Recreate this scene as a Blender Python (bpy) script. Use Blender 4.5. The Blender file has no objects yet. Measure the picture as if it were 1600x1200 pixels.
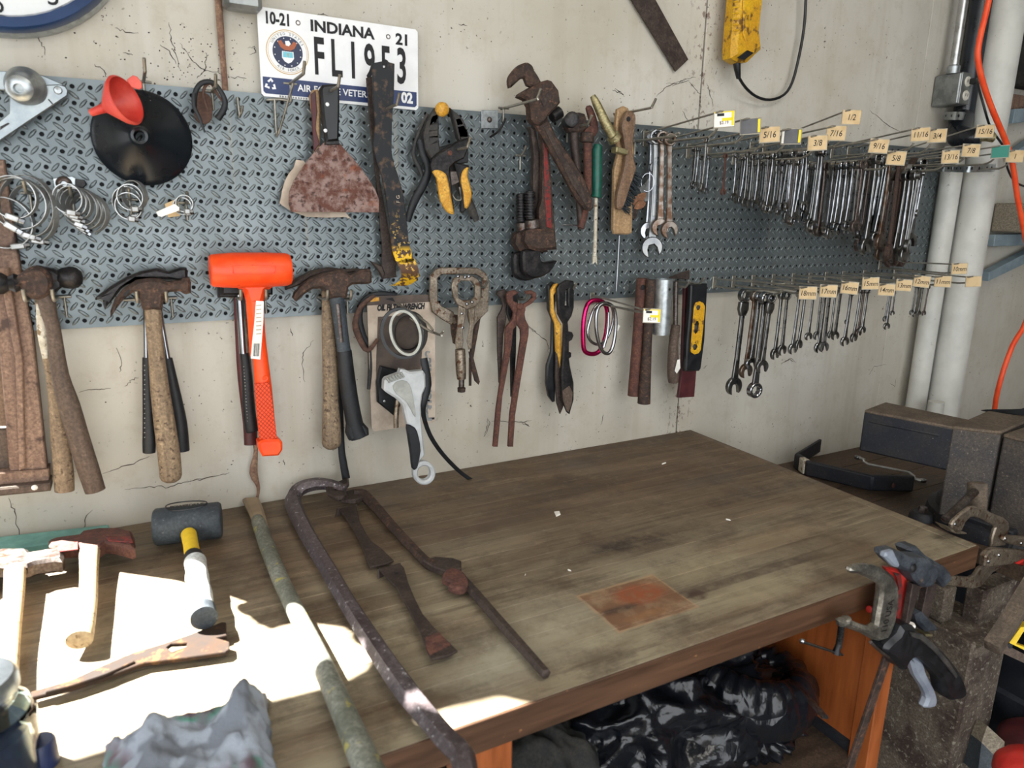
import bpy, math, random
from mathutils import Vector, Matrix, noise
from mathutils.geometry import tessellate_polygon
random.seed(7)
S = bpy.context.scene
COL = S.collection
ZO = 1.68                       # floor is z = 0; the wall plane is y = 0; x runs right along the wall
BT = .903                       # bench top height
# ------------------------------------------------------------------ camera
CAM = Vector((.1542, -1.4252, -.1811+ZO)); yaw, pit, rol, FPX = .4912, -.2427, .0140, 1112.6
fw = Vector((math.sin(yaw)*math.cos(pit), math.cos(yaw)*math.cos(pit), math.sin(pit)))
r0 = Vector((math.cos(yaw), -math.sin(yaw), 0)); u0 = r0.cross(fw)
rt = r0*math.cos(rol)+u0*math.sin(rol); up = -r0*math.sin(rol)+u0*math.cos(rol)
cd = bpy.data.cameras.new('camera'); co = bpy.data.objects.new('camera', cd); COL.objects.link(co)
co.matrix_world = Matrix(((rt.x, up.x, -fw.x, CAM.x), (rt.y, up.y, -fw.y, CAM.y), (rt.z, up.z, -fw.z, CAM.z), (0, 0, 0, 1)))
cd.sensor_width = 36; cd.lens = FPX/1600*36; cd.clip_start = .02
cd.dof.use_dof = True; cd.dof.focus_distance = 1.75; cd.dof.aperture_fstop = 5.5
S.camera = co
# ------------------------------------------------------------------ light
w = bpy.data.worlds.new('world'); S.world = w; w.use_nodes = True
bg = w.node_tree.nodes['Background']; bg.inputs[0].default_value = (.93, .965, 1, 1); bg.inputs[1].default_value = 4.1
sd = bpy.data.lights.new('sun', 'SUN'); sd.energy = 75; sd.angle = .0093; sd.color = (1, .96, .88)
SUN = Vector((1, -1.05, -1.5)).normalized()
so = bpy.data.objects.new('sun', sd); COL.objects.link(so); so.rotation_euler = SUN.to_track_quat('-Z', 'Y').to_euler()
def area(name, loc, aim, sx, sy, e, col=(1, 1, 1)):
    a = bpy.data.lights.new(name, 'AREA'); a.shape = 'RECTANGLE'; a.size = sx; a.size_y = sy; a.energy = e; a.color = col
    o = bpy.data.objects.new(name, a); COL.objects.link(o); o.location = loc
    o.rotation_euler = (Vector(aim)-Vector(loc)).to_track_quat('-Z', 'Y').to_euler()
area('added_top_fill', (1.1, -1.5, 2.62), (1.1, -1.45, 0), 1.3, .5, 16, (1, .95, .86))  # added fill for more light from above; no such lamp is visible
S.view_settings.view_transform = 'Standard'; S.view_settings.look = 'None'
S.view_settings.gamma = 1; S.view_settings.use_curve_mapping = False; S.view_settings.exposure = -0.1
# ------------------------------------------------------------------ geometry of the picture
def ray(x, y): return fw+rt*((x-800)/FPX)-up*((y-600)/FPX)
def W(x, y, d=0.):                         # point on the upright plane d in front of the pegboard
    q = ray(x, y); return CAM+q*((-d-CAM.y)/q.y)
def B(x, y, h=0.):                         # point h above the bench top
    q = ray(x, y); return CAM+q*((BT+h-CAM.z)/q.z)
def XP(x, y, X): q = ray(x, y); return CAM+q*((X-CAM.x)/q.x)
def DP(x, y, t): return CAM+ray(x, y)*t
def mpp(p):                                 # metres across one pixel at a point, measured square to the line of sight
    v = p-CAM; z = v.dot(fw); x = v.dot(rt)/z; e = 1/FPX; a = fw+rt*x+up*(v.dot(up)/z); return v.length*a.angle(a+rt*e)
CR = dict(A=(0,0,4), B=(0,260,4), C=(0,400,3), D=(0,750,2.6667), E=(340,0,4), F=(400,260,4.4444), G=(300,370,3), H=(540,400,3.1567),
          I=(740,60,3.158), J=(740,400,3.75), K=(980,140,4.6156), L=(1200,160,4), M=(960,380,4.6156), N=(1200,390,4.4444), O=(1200,600,4),
          P=(1200,840,3.3325), Q=(780,880,3.333), R=(380,720,2.5), S=(960,0,4.706), T=(1440,0,3.3325), U=(1440,300,3.3325), V=(600,120,4.617),
          X=(1440,740,5.456), Y=(0,100,8.575), Z=(1480,900,4), v=(1400,600,6), o=(0,0,1))
def q(s):                                   # 'K x,y x,y ...' -> photograph pixels
    k, *p = s.split(); a, b, c = CR[k]
    return [tuple([float(t.split(',')[0])/c+a, float(t.split(',')[1])/c+b]+[float(z) for z in t.split(',')[2:]]) for t in p]
# ------------------------------------------------------------------ materials
def lin(c): return tuple(((v/255/12.92) if v/255 <= .04045 else ((v/255+.055)/1.055)**2.4) for v in c)+(1,)
MATS = {}
class NT:
    def __init__(s, name):
        s.m = bpy.data.materials.new(name); s.m.use_nodes = True; s.t = s.m.node_tree; s.b = s.t.nodes['Principled BSDF']; MATS[name] = s.m
    def n(s, typ, **k):
        o = s.t.nodes.new('ShaderNode'+typ)
        for a, v in k.items(): setattr(o, a, v)
        return o
    def l(s, a, b): s.t.links.new(a, b)
    def coord(s, scale=(1, 1, 1), src='Object', rot=(0, 0, 0)):
        m = s.n('Mapping'); m.inputs['Scale'].default_value = scale; m.inputs['Rotation'].default_value = rot
        s.l(s.n('NewGeometry').outputs['Position'] if src == 'world' else s.n('TexCoord').outputs[src], m.inputs[0]); return m.outputs[0]
    def noise(s, vec, sc, det=5, rough=.6):
        o = s.n('TexNoise'); o.inputs['Scale'].default_value = sc; o.inputs['Detail'].default_value = det; o.inputs['Roughness'].default_value = rough
        s.l(vec, o.inputs['Vector']); return o.outputs['Fac']
    def ramp(s, f, lo, hi, a=0., b=1.):
        o = s.n('MapRange'); s.l(f, o.inputs[0]); o.inputs[1].default_value = lo; o.inputs[2].default_value = hi
        o.inputs[3].default_value = a; o.inputs[4].default_value = b; return o.outputs[0]
    def mix(s, f, a, b, mode='MIX'):
        o = s.n('Mix', data_type='RGBA', blend_type=mode)
        if isinstance(f, (int, float)): o.inputs[0].default_value = f
        else: s.l(f, o.inputs[0])
        for k, v in ((6, a), (7, b)):
            if isinstance(v, tuple): o.inputs[k].default_value = v
            else: s.l(v, o.inputs[k])
        return o.outputs[2]
    def math(s, op, a, b=0.):
        o = s.n('Math', operation=op)
        for k, v in ((0, a), (1, b)):
            if isinstance(v, (int, float)): o.inputs[k].default_value = v
            else: s.l(v, o.inputs[k])
        return o.outputs[0]
    def bump(s, f, st, dist=.001):
        o = s.n('Bump'); o.inputs['Strength'].default_value = st; o.inputs['Distance'].default_value = dist
        s.l(f, o.inputs['Height']); s.l(o.outputs[0], s.b.inputs['Normal'])
def mat(name, c1, c2=None, sc=40, lo=.4, hi=.6, rough=.6, metal=0., bump=.2, st=(1, 1, 1), c3=None, s3=150, t3=.66, coat=0):
    m = NT(name); v = m.coord(st); f = m.noise(v, sc)
    c = lin(c1)
    if c2: c = m.mix(m.ramp(f, lo, hi), lin(c1), lin(c2))
    if c2 and bump >= .2: c = m.mix(m.ramp(m.noise(m.coord((1, 1, 1)), 230, 3, .6), .38, .62, 0, .55), c, tuple(x*.5 for x in lin(c1)[:3])+(1,)); c = m.mix(m.ramp(m.noise(m.coord((1, 1, 1)), 120, 4, .7), .56, .68, 0, .3), c, tuple(min(1, x*1.9) for x in lin(c2)[:3])+(1,))
    if c3: c = m.mix(m.ramp(m.noise(m.coord((1, 1, 1)), s3, 3), t3-.04, t3+.04), c, lin(c3))
    if isinstance(c, tuple): m.b.inputs['Base Color'].default_value = c
    else: m.l(c, m.b.inputs['Base Color'])
    m.b.inputs['Metallic'].default_value = metal
    if c2: m.l(m.ramp(f, .3, .7, max(.03, rough-.08), min(1, rough+.1)), m.b.inputs['Roughness'])
    else: m.b.inputs['Roughness'].default_value = rough
    m.b.inputs['Coat Weight'].default_value = coat
    if bump: m.bump(f, bump)
    return m.m
mat('rust', (56, 46, 42), (88, 68, 58), 60, rough=.75, metal=.3, bump=.5, c3=(112, 82, 66), s3=90, t3=.64)
mat('red_rust', (84, 56, 50), (112, 74, 62), 50, rough=.85, metal=.15, bump=.6)
mat('brown_steel', (64, 54, 51), (88, 76, 70), 40, rough=.6, metal=.5, bump=.3)
mat('worn_steel', (92, 82, 78), (124, 116, 112), 45, rough=.42, metal=.85, bump=.25, c3=(88, 56, 44), s3=60, t3=.62)
mat('dark_steel', (34, 34, 37), (60, 57, 57), 50, rough=.45, metal=.6, bump=.25)
mat('chrome', (168, 170, 174), (128, 130, 134), 4, rough=.2, metal=1, bump=0)
mat('dull_chrome', (104, 106, 108), (136, 136, 134), 6, rough=.3, metal=1, bump=0)
mat('rusty_chrome', (136, 128, 120), (104, 80, 64), 12, rough=.4, metal=.85, bump=.05)
mat('wire', (136, 134, 126), (160, 156, 146), 60, rough=.4, metal=.7, bump=.1)
mat('galv', (132, 140, 144), (160, 168, 170), 28, rough=.4, metal=.8, bump=.1)
mat('zinc', (150, 156, 158), (180, 186, 188), 60, rough=.34, metal=.8, bump=.1)
mat('orange_plastic', (242, 70, 18), (250, 84, 28), 30, rough=.42, bump=.05, c3=(190, 52, 20), s3=60, t3=.72)
mat('black_rubber', (16, 19, 24), (28, 32, 38), 60, rough=.55, bump=.2)
mat('black_plastic', (15, 17, 20), (26, 28, 32), 50, rough=.4, bump=.1)
mat('grey_plastic', (36, 37, 39), (68, 64, 60), 35, rough=.65, bump=.2)
mat('black_funnel', (14, 20, 27), (17, 24, 31), 14, rough=.3, bump=0)
mat('red_plastic', (206, 62, 52), (226, 92, 76), 20, rough=.45, bump=.05)
mat('leather', (72, 50, 42), (98, 72, 60), 50, rough=.8, bump=.3)
mat('wood_handle', (112, 94, 76), (158, 138, 112), 26, .3, .7, rough=.72, bump=.3, st=(6, 6, .5), c3=(82, 66, 54), s3=110, t3=.62)
mat('wood_light', (154, 124, 88), (188, 156, 118), 26, .3, .7, rough=.65, bump=.2, st=(6, 6, .5))
mat('wood_brown', (104, 80, 62), (140, 112, 88), 26, .3, .7, rough=.6, bump=.2, st=(6, 6, .5))
mat('wood_dark', (72, 58, 50), (104, 88, 76), 26, .3, .7, rough=.7, bump=.3, st=(6, 6, .5))
mat('wood_grey', (150, 130, 100), (188, 168, 134), 26, .3, .7, rough=.8, bump=.1, st=(6, .6, 6), c3=(120, 100, 74), s3=120, t3=.62)
mat('frame_wood', (104, 78, 66), (150, 124, 106), 14, .3, .7, rough=.7, bump=.3, st=(6, 6, .35), c3=(70, 52, 46), s3=30, t3=.62)
mat('cab_wood', (128, 66, 28), (168, 92, 44), 12, .3, .7, rough=.45, bump=.08, st=(5, 5, .6), coat=.2)
mat('band_wood', (60, 40, 26), (92, 63, 42), 14, .3, .7, rough=.5, bump=.15, st=(.6, 5, 8), c3=(140, 100, 66), s3=60, t3=.74)
mat('grey_wood', (120, 110, 96), (160, 150, 132), 30, .3, .7, rough=.8, bump=.4, st=(1, 8, 8))
mat('maroon', (64, 24, 28), (84, 34, 38), 30, rough=.5, bump=.1)
mat('green_grip', (10, 74, 62), (16, 92, 76), 40, rough=.4, bump=.1)
mat('white_paint', (214, 208, 192), (190, 180, 160), 50, rough=.6, bump=.2, c3=(120, 98, 70), s3=120, t3=.6)
mat('white_tape', (206, 214, 214), (232, 236, 236), 40, rough=.6, bump=.4)
mat('brass', (140, 132, 96), (174, 164, 126), 60, rough=.45, metal=.7, bump=.3)
mat('yellow_grip', (206, 148, 44), (232, 180, 78), 40, rough=.55, bump=.2, c3=(130, 90, 40), s3=80, t3=.68)
mat('yellow_dirty', (226, 176, 26), (206, 150, 24), 22, rough=.55, bump=.25, c3=(112, 78, 28), s3=45, t3=.6)
mat('yellow', (226, 190, 30), (240, 204, 46), 40, rough=.5, bump=.05)
mat('red_paint', (138, 34, 32), (96, 44, 40), 60, rough=.5, bump=.3, c3=(60, 44, 42), s3=90, t3=.56)
mat('clean_red', (186, 42, 38), (200, 58, 50), 30, rough=.4, bump=.03)
mat('magenta', (176, 20, 84), (196, 34, 100), 40, rough=.2, metal=.85, bump=0)
mat('card', (176, 160, 144), (196, 182, 166), 30, rough=.8, bump=.1)
mat('dark_card', (74, 64, 60), (96, 84, 76), 30, rough=.8, bump=.1)
mat('tag_tan', (198, 170, 126), (214, 188, 146), 30, rough=.8, bump=.1)
mat('tag_grey', (84, 86, 90), (98, 98, 102), 30, rough=.6, bump=.05)
mat('tag_white', (232, 230, 222), (244, 242, 236), 30, rough=.6, bump=.05)
mat('tag_yellow', (244, 216, 30), None, rough=.6, bump=0)
mat('tag_teal', (40, 128, 112), None, rough=.6, bump=0)
mat('clear_edge', (150, 142, 122), (170, 162, 144), 30, rough=.3, bump=0)
mat('ink', (24, 24, 28), None, rough=.7, bump=0)
mat('navy', (28, 48, 96), None, rough=.45, bump=0)
mat('seal_navy', (22, 34, 70), None, rough=.45, bump=0)
mat('gold', (190, 152, 70), None, rough=.4, bump=0)
mat('sky_blue', (110, 190, 210), None, rough=.5, bump=0)
mat('eagle_brown', (160, 84, 50), None, rough=.5, bump=0)
mat('plate_white', (226, 228, 230), (234, 236, 238), 20, rough=.35, bump=.02)
mat('pvc', (196, 196, 190), (212, 212, 206), 8, rough=.5, bump=.06, c3=(110, 100, 92), s3=45, t3=.72)
mat('abs_black', (24, 28, 34), (38, 44, 52), 12, rough=.3, bump=.03)
mat('emt', (170, 172, 172), (196, 198, 198), 20, rough=.28, metal=.9, bump=.03)
mat('box_steel', (120, 124, 124), (152, 156, 156), 30, rough=.4, metal=.75, bump=.15)
mat('outlet_white', (220, 216, 204), None, rough=.4, bump=0)
mat('cord_orange', (236, 74, 34), (244, 92, 48), 30, rough=.45, bump=.05)
mat('cord_black', (16, 17, 20), (28, 30, 34), 30, rough=.4, bump=.05)
mat('cable_brown', (120, 88, 72), (152, 122, 100), 40, rough=.8, bump=.5)
mat('crack', (44, 36, 34), (74, 58, 50), 60, rough=.9, bump=.2)
mat('blue_steel', (120, 140, 152), (144, 162, 172), 16, rough=.5, metal=.2, bump=.05)
mat('vise_paint', (28, 33, 44), (52, 50, 50), 16, .35, .7, rough=.6, metal=.1, bump=.3, c3=(140, 136, 128), s3=230, t3=.72)
mat('vise_dust', (84, 74, 64), (112, 98, 84), 20, rough=.85, bump=.4)
mat('stand_rust', (70, 56, 50), (112, 102, 90), 14, .42, .56, rough=.85, metal=.1, bump=.5, c3=(138, 132, 120), s3=90, t3=.62)
mat('bench2_top', (66, 52, 42), (94, 76, 60), 10, rough=.7, bump=.2, st=(1, 6, 6))
mat('toolbox', (18, 22, 30), (34, 38, 46), 16, rough=.5, bump=.2, c3=(150, 150, 150), s3=180, t3=.77)
mat('blue_plastic', (16, 66, 150), (24, 80, 170), 20, rough=.4, bump=.03)
mat('deep_blue', (20, 32, 66), (30, 44, 84), 20, rough=.45, bump=.03)
mat('floor_mat', (66, 62, 56), (94, 88, 80), 6, rough=.85, bump=.3)
mat('ceiling_mat', (150, 140, 122), (168, 158, 138), 4, rough=.9, bump=.1)
mat('side_wall', (176, 170, 156), (190, 184, 170), 4, rough=.9, bump=.1)
mat('bag', (15, 18, 24), (24, 28, 36), 10, rough=.22, bump=.1)
mat('dark_cloth', (34, 36, 36), (52, 50, 46), 26, rough=.9, bump=.4)
mat('clamp_grey', (40, 46, 54), (72, 78, 86), 35, rough=.55, bump=.25, c3=(96, 80, 68), s3=50, t3=.7)
mat('trigger', (118, 126, 140), (140, 148, 160), 30, rough=.45, bump=.05)
mat('cast_silver', (150, 146, 138), (186, 182, 172), 45, rough=.36, metal=.9, bump=.35)
mat('lock_nickel', (128, 116, 102), (164, 152, 136), 40, rough=.4, metal=.75, bump=.25, c3=(96, 70, 54), s3=80, t3=.6)
mat('mallet', (50, 58, 66), (70, 78, 84), 24, rough=.6, bump=.2, c3=(150, 150, 146), s3=120, t3=.74)
mat('staff_paint', (96, 100, 88), (136, 138, 128), 18, .4, .6, rough=.7, bump=.3, c3=(160, 152, 84), s3=40, t3=.66)
mat('staff_tan', (134, 116, 94), (156, 138, 112), 20, rough=.6, bump=.1)
mat('bar_lilac', (84, 74, 76), (116, 108, 112), 30, .35, .65, rough=.45, metal=.5, bump=.3, c3=(200, 200, 204), s3=120, t3=.68)
mat('teal_paint', (120, 176, 168), (100, 150, 144), 20, rough=.5, bump=.1)
mat('strap_grey', (150, 152, 146), (176, 178, 172), 30, rough=.4, metal=.4, bump=.1)
mat('light_grey', (172, 176, 178), (190, 194, 196), 26, rough=.45, bump=.1)
mat('bristle', (26, 34, 40), (44, 54, 60), 90, rough=.7, bump=.5, st=(6, 6, 1))
mat('leaf_dry', (120, 84, 62), (150, 108, 80), 30, rough=.9, bump=.2)
mat('wrench_chrome', (158, 160, 164), (120, 122, 124), 5, rough=.2, metal=1, bump=0)
mat('vise_body', (54, 53, 55), (86, 78, 70), 14, .35, .65, rough=.75, bump=.5, c3=(118, 106, 92), s3=190, t3=.66)
mat('old_rust', (34, 22, 15), (52, 34, 20), 30, rough=.95, bump=.1, c3=(86, 60, 34), s3=60, t3=.6)
mat('clamp_steel', (176, 178, 178), (150, 150, 148), 30, rough=.34, metal=.7, bump=0)
mat('clock_blue', (16, 44, 84), (22, 56, 100), 12, rough=.3, bump=0, coat=.4)
mat('clock_face', (226, 228, 226), (236, 238, 238), 10, rough=.4, bump=0)
def mat_wall():
    m = NT('wall_paint'); v = m.coord((1, 1, 1), 'world')
    big = m.ramp(m.noise(v, 1.7, 4), .35, .65)
    c = m.mix(big, lin((182, 176, 162)), lin((203, 200, 191)))
    st = m.ramp(m.noise(m.coord((9, 1, .7), 'world'), 2.2, 5), .5, .75, 0, .42)
    c = m.mix(st, c, lin((166, 156, 136)))
    c = m.mix(m.ramp(m.noise(v, 26, 6, .7), .5, .8, 0, .45), c, lin((164, 152, 132)))
    sp = m.math('MULTIPLY', m.ramp(m.noise(v, 130, 2), .69, .73), m.ramp(m.noise(v, 5, 3), .42, .6))
    c = m.mix(sp, c, lin((78, 66, 56)))
    # rust and dirt round the seam between the two wall panels
    sx = m.n('SeparateXYZ'); m.l(v, sx.inputs[0])
    near = m.ramp(m.math('ABSOLUTE', m.math('SUBTRACT', sx.outputs[0], SEAM)), 0, .07, 1, 0)
    c = m.mix(m.math('MULTIPLY', near, m.ramp(m.noise(m.coord((1.6, 1, 1), 'world'), 55, 4), .56, .62, 0, .8)), c, lin((92, 62, 50)))
    m.l(c, m.b.inputs['Base Color']); m.b.inputs['Roughness'].default_value = .85
    m.bump(m.noise(v, 60, 6, .7), .3, .002)
SEAM = (W(1105, 0, -.018).x+W(1058, 675, -.018).x)/2
mat_wall()
def mat_board():
    m = NT('tread_steel'); v = m.coord((1, 1, 1), 'world')
    c = m.mix(m.ramp(m.noise(v, 4, 4), .35, .65), lin((92, 101, 104)), lin((116, 124, 126)))
    c = m.mix(m.ramp(m.noise(v, 30, 5, .7), .55, .75, 0, .4), c, lin((112, 112, 106)))
    c = m.mix(m.ramp(m.noise(m.coord((14, 1, .5), 'world'), 3, 4), .62, .72, 0, .35), c, lin((150, 140, 118)))
    m.l(c, m.b.inputs['Base Color']); m.b.inputs['Metallic'].default_value = .45
    m.l(m.ramp(m.noise(v, 12, 4), .3, .7, .28, .42), m.b.inputs['Roughness'])
mat_board()
def mat_bench():
    m = NT('bench_wood'); v = m.coord((1, 1, 1), 'world')
    oi = m.n('ObjectInfo').outputs['Random']
    c = m.mix(m.ramp(m.noise(m.coord((.5, 5, 1), 'world'), 5, 6), .35, .65), lin((84, 68, 52)), lin((120, 100, 78)))
    # the front half is paler, and the left part too
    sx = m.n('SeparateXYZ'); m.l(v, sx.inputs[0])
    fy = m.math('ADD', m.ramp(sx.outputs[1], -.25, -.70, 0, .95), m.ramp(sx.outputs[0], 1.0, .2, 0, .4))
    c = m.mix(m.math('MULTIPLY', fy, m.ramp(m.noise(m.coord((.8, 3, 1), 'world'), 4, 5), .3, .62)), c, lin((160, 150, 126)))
    c = m.mix(m.ramp(oi, 0, 1, 0, .3), c, lin((72, 56, 42)))
    c = m.mix(m.ramp(m.noise(m.coord((1, 14, 1), 'world'), 22, 4), .55, .7, 0, .35), c, lin((62, 50, 40)))
    c = m.mix(m.ramp(m.noise(v, 9, 6, .75), .5, .64, 0, .55), c, lin((66, 52, 42)))
    c = m.mix(m.ramp(m.noise(m.coord((.6, 7, 1), 'world'), 9, 5, .7), .52, .62, 0, .45), c, lin((64, 48, 36)))
    c = m.mix(m.ramp(m.noise(v, 28, 6, .8), .55, .72, 0, .35), c, lin((160, 148, 122)))
    def blot(px, py, rx, ry, col, amt, soft=.5, square=False, grain=45):
        nonlocal c
        p = B(px, py); k = m.n('VectorMath', operation='SUBTRACT'); wob = m.n('TexNoise'); wob.inputs['Scale'].default_value = 25; m.l(v, wob.inputs['Vector'])
        k2 = m.n('VectorMath', operation='MULTIPLY_ADD'); m.l(wob.outputs['Color'], k2.inputs[0]); a = .35*min(rx, ry)*(.25 if square else 1)
        k2.inputs[1].default_value = (a, a, 0); m.l(v, k2.inputs[2]); m.l(k2.outputs[0], k.inputs[0]); k.inputs[1].default_value = (p.x+a/2, p.y+a/2, p.z)
        s_ = m.n('SeparateXYZ'); m.l(k.outputs[0], s_.inputs[0])
        X = m.math('MULTIPLY', s_.outputs[0], 1/rx); Y = m.math('MULTIPLY', s_.outputs[1], 1/ry)
        if square: d = m.math('MAXIMUM', m.math('ABSOLUTE', X), m.math('ABSOLUTE', Y))
        else: d = m.math('SQRT', m.math('ADD', m.math('MULTIPLY', X, X), m.math('MULTIPLY', Y, Y)))
        gr = m.ramp(m.noise(v, grain, 6, .75), .38, .56, .35, 1)
        c = m.mix(m.math('MULTIPLY', gr, m.math('MULTIPLY', m.ramp(d, 1-soft, 1, 1, 0), amt)), c, lin(col))
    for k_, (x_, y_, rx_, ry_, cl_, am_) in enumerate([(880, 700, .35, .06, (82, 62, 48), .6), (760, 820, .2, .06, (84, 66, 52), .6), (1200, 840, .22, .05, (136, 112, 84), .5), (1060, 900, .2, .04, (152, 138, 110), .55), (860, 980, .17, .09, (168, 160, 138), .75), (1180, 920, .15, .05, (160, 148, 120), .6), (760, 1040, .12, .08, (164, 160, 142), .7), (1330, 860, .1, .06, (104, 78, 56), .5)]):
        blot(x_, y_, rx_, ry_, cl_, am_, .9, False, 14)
    blot(1080, 800, .5, .006, (60, 46, 36), .7, .8); blot(1150, 905, .22, .012, (74, 60, 50), .8, .3, True, 20); blot(850, 890, .25, .010, (96, 80, 60), .6, .4, True, 20)
    blot(990, 848, .17, .055, (52, 36, 30), .8, .7)
    blot(960, 855, .06, .022, (34, 28, 26), .8, .7)
    blot(995, 940, .078, .058, (176, 140, 104), .6, .03, True)
    blot(996, 940, .074, .054, (112, 78, 56), .9, .04, True, 25)
    blot(1000, 928, .055, .032, (140, 76, 46), 1, .35, False, 70)
    blot(968, 952, .05, .012, (52, 40, 34), .8, .6)
    blot(1010, 960, .055, .012, (150, 108, 68), .5, .7)
    blot(1090, 930, .019, .016, (66, 46, 38), .9, .35)
    blot(1160, 775, .25, .05, (60, 46, 38), .5, .8)
    blot(820, 800, .12, .05, (62, 54, 50), .5, .8)
    blot(1110, 750, .16, .04, (84, 74, 66), .4, .8)
    scr = m.ramp(m.noise(m.coord((3, 60, 1), 'world', (0, 0, .7)), 6, 3), .7, .74, 0, .35)
    c = m.mix(scr, c, lin((178, 168, 146)))
    for rz_, s_ in ((.35, 9), (-.8, 11), (1.2, 8)):
        c = m.mix(m.math('MULTIPLY', m.ramp(m.noise(m.coord((1, 90, 1), 'world', (0, 0, rz_)), 2.5, 2), .72, .74, 0, .5), m.ramp(m.noise(v, s_, 3), .5, .6)), c, lin((182, 170, 148)))
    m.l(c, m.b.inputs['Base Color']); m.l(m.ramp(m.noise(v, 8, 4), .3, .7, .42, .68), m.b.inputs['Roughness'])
    m.bump(m.noise(m.coord((1, 8, 1), 'world'), 30, 6, .7), .3, .001)
mat_bench()
def mat_scraper():
    m = NT('scraper_rust'); v = m.coord()
    c = m.mix(m.ramp(m.noise(v, 40, 6, .7), .42, .58), lin((98, 62, 52)), lin((148, 126, 120)))
    c = m.mix(m.ramp(m.noise(v, 16, 4), .56, .66), c, lin((150, 78, 40)))
    c = m.mix(m.ramp(m.noise(v, 90, 4), .56, .64, 0, .8), c, lin((62, 40, 36)))
    m.l(c, m.b.inputs['Base Color']); m.b.inputs['Roughness'].default_value = .75; m.b.inputs['Metallic'].default_value = .3; m.bump(m.noise(v, 60), .4)
mat_scraper()
def mat_rag():
    m = NT('rag_cloth'); v = m.coord()
    c = m.mix(m.ramp(m.noise(v, 14, 3), .45, .5), lin((112, 118, 128)), lin((146, 154, 166)))
    c = m.mix(m.ramp(m.noise(v, 12, 2), .62, .66), c, lin((70, 150, 130)))
    c = m.mix(m.ramp(m.noise(m.coord((1.2, 1, 1)), 11, 2), .58, .66), c, lin((104, 88, 98)))
    m.l(c, m.b.inputs['Base Color']); m.b.inputs['Roughness'].default_value = .95; m.bump(m.noise(v, 260), .6, .002)
mat_rag()
def mat_grip():
    m = NT('orange_grip'); v = m.coord((1, 1, 1)); s_ = m.n('SeparateXYZ'); m.l(v, s_.inputs[0]); mask = None
    for sg in (1, -1):
        t = m.math('ADD', s_.outputs[2], m.math('MULTIPLY', s_.outputs[0], sg*1.15))
        k = m.math('PINGPONG', t, .0042); l_ = m.ramp(k, 0, .0014, 1, 0)
        mask = l_ if mask is None else m.math('MAXIMUM', mask, l_)
    m.l(m.mix(mask, lin((242, 72, 20)), lin((120, 26, 14))), m.b.inputs['Base Color']); m.b.inputs['Roughness'].default_value = .5
    m.bump(m.math('MULTIPLY', mask, -1), .6, .001)
mat_grip()
def mat_prybar():
    m = NT('prybar_paint'); v = m.coord(); s_ = m.n('SeparateXYZ'); m.l(v, s_.inputs[0])
    c = m.mix(m.ramp(m.noise(v, 50, 5), .52, .64), lin((24, 27, 32)), lin((84, 66, 52)))
    band = m.ramp(s_.outputs[2], .07, .055); c = m.mix(band, c, lin((92, 66, 50)))
    y = m.math('MAXIMUM', m.math('MULTIPLY', m.ramp(s_.outputs[2], .035, .042), m.ramp(s_.outputs[2], .075, .062)), m.math('MULTIPLY', m.ramp(s_.outputs[2], .022, .012), 1))
    c = m.mix(m.math('MULTIPLY', y, m.ramp(m.noise(v, 90, 5), .46, .5)), c, lin((232, 186, 30)))
    c = m.mix(m.math('MULTIPLY', m.ramp(s_.outputs[2], .15, .05), m.ramp(m.noise(v, 120, 5), .6, .63)), c, lin((214, 176, 90)))
    m.l(c, m.b.inputs['Base Color']); m.b.inputs['Roughness'].default_value = .55; m.b.inputs['Metallic'].default_value = .3; m.bump(m.noise(v, 60), .3)
mat_prybar()
m = NT('bag_film'); v = m.coord(); m.b.inputs['Base Color'].default_value = lin((15, 18, 24)); m.b.inputs['Roughness'].default_value = .24
vo = m.n('TexVoronoi'); vo.feature = 'DISTANCE_TO_EDGE'; vo.inputs['Scale'].default_value = 17; wv = m.n('TexNoise'); wv.inputs['Scale'].default_value = 9; m.l(v, wv.inputs['Vector'])
mx = m.n('VectorMath', operation='MULTIPLY_ADD'); m.l(wv.outputs['Color'], mx.inputs[0]); mx.inputs[1].default_value = (.12, .12, .12); m.l(v, mx.inputs[2]); m.l(mx.outputs[0], vo.inputs['Vector'])
m.bump(m.math('ADD', m.ramp(vo.outputs['Distance'], 0, .4), m.noise(m.coord((1, 1, .35)), 38, 3)), .45, .006)
g = NT('glass'); g.b.inputs['Base Color'].default_value = (.75, .9, .92, 1); g.b.inputs['Transmission Weight'].default_value = 1; g.b.inputs['Roughness'].default_value = .03
# ------------------------------------------------------------------ mesh helpers
ROOTS = []
def mk(name, V, F, m, parent=None, smooth=.6):
    me = bpy.data.meshes.new(name); me.from_pydata([tuple(v) for v in V], [], F); me.validate(); me.update()
    if smooth:
        for p in me.polygons: p.use_smooth = True
        me.set_sharp_from_angle(angle=smooth)
    me.materials.append(MATS[m]); o = bpy.data.objects.new(name, me); COL.objects.link(o)
    if parent: o.parent = parent
    return o
def thing(name, label, cat, group=None, keep=False):
    o = bpy.data.objects.new(name, None); COL.objects.link(o); o['label'] = label; o['category'] = cat
    if group: o['group'] = group
    if not keep: ROOTS.append(o)
    return o
def tag(o, label, cat, group=None, keep=False):
    o['label'] = label; o['category'] = cat
    if group: o['group'] = group
    if not keep: ROOTS.append(o)
    return o
def struct(o, keep=False):
    o['kind'] = 'structure'
    if not keep: ROOTS.append(o)
    return o
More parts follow.
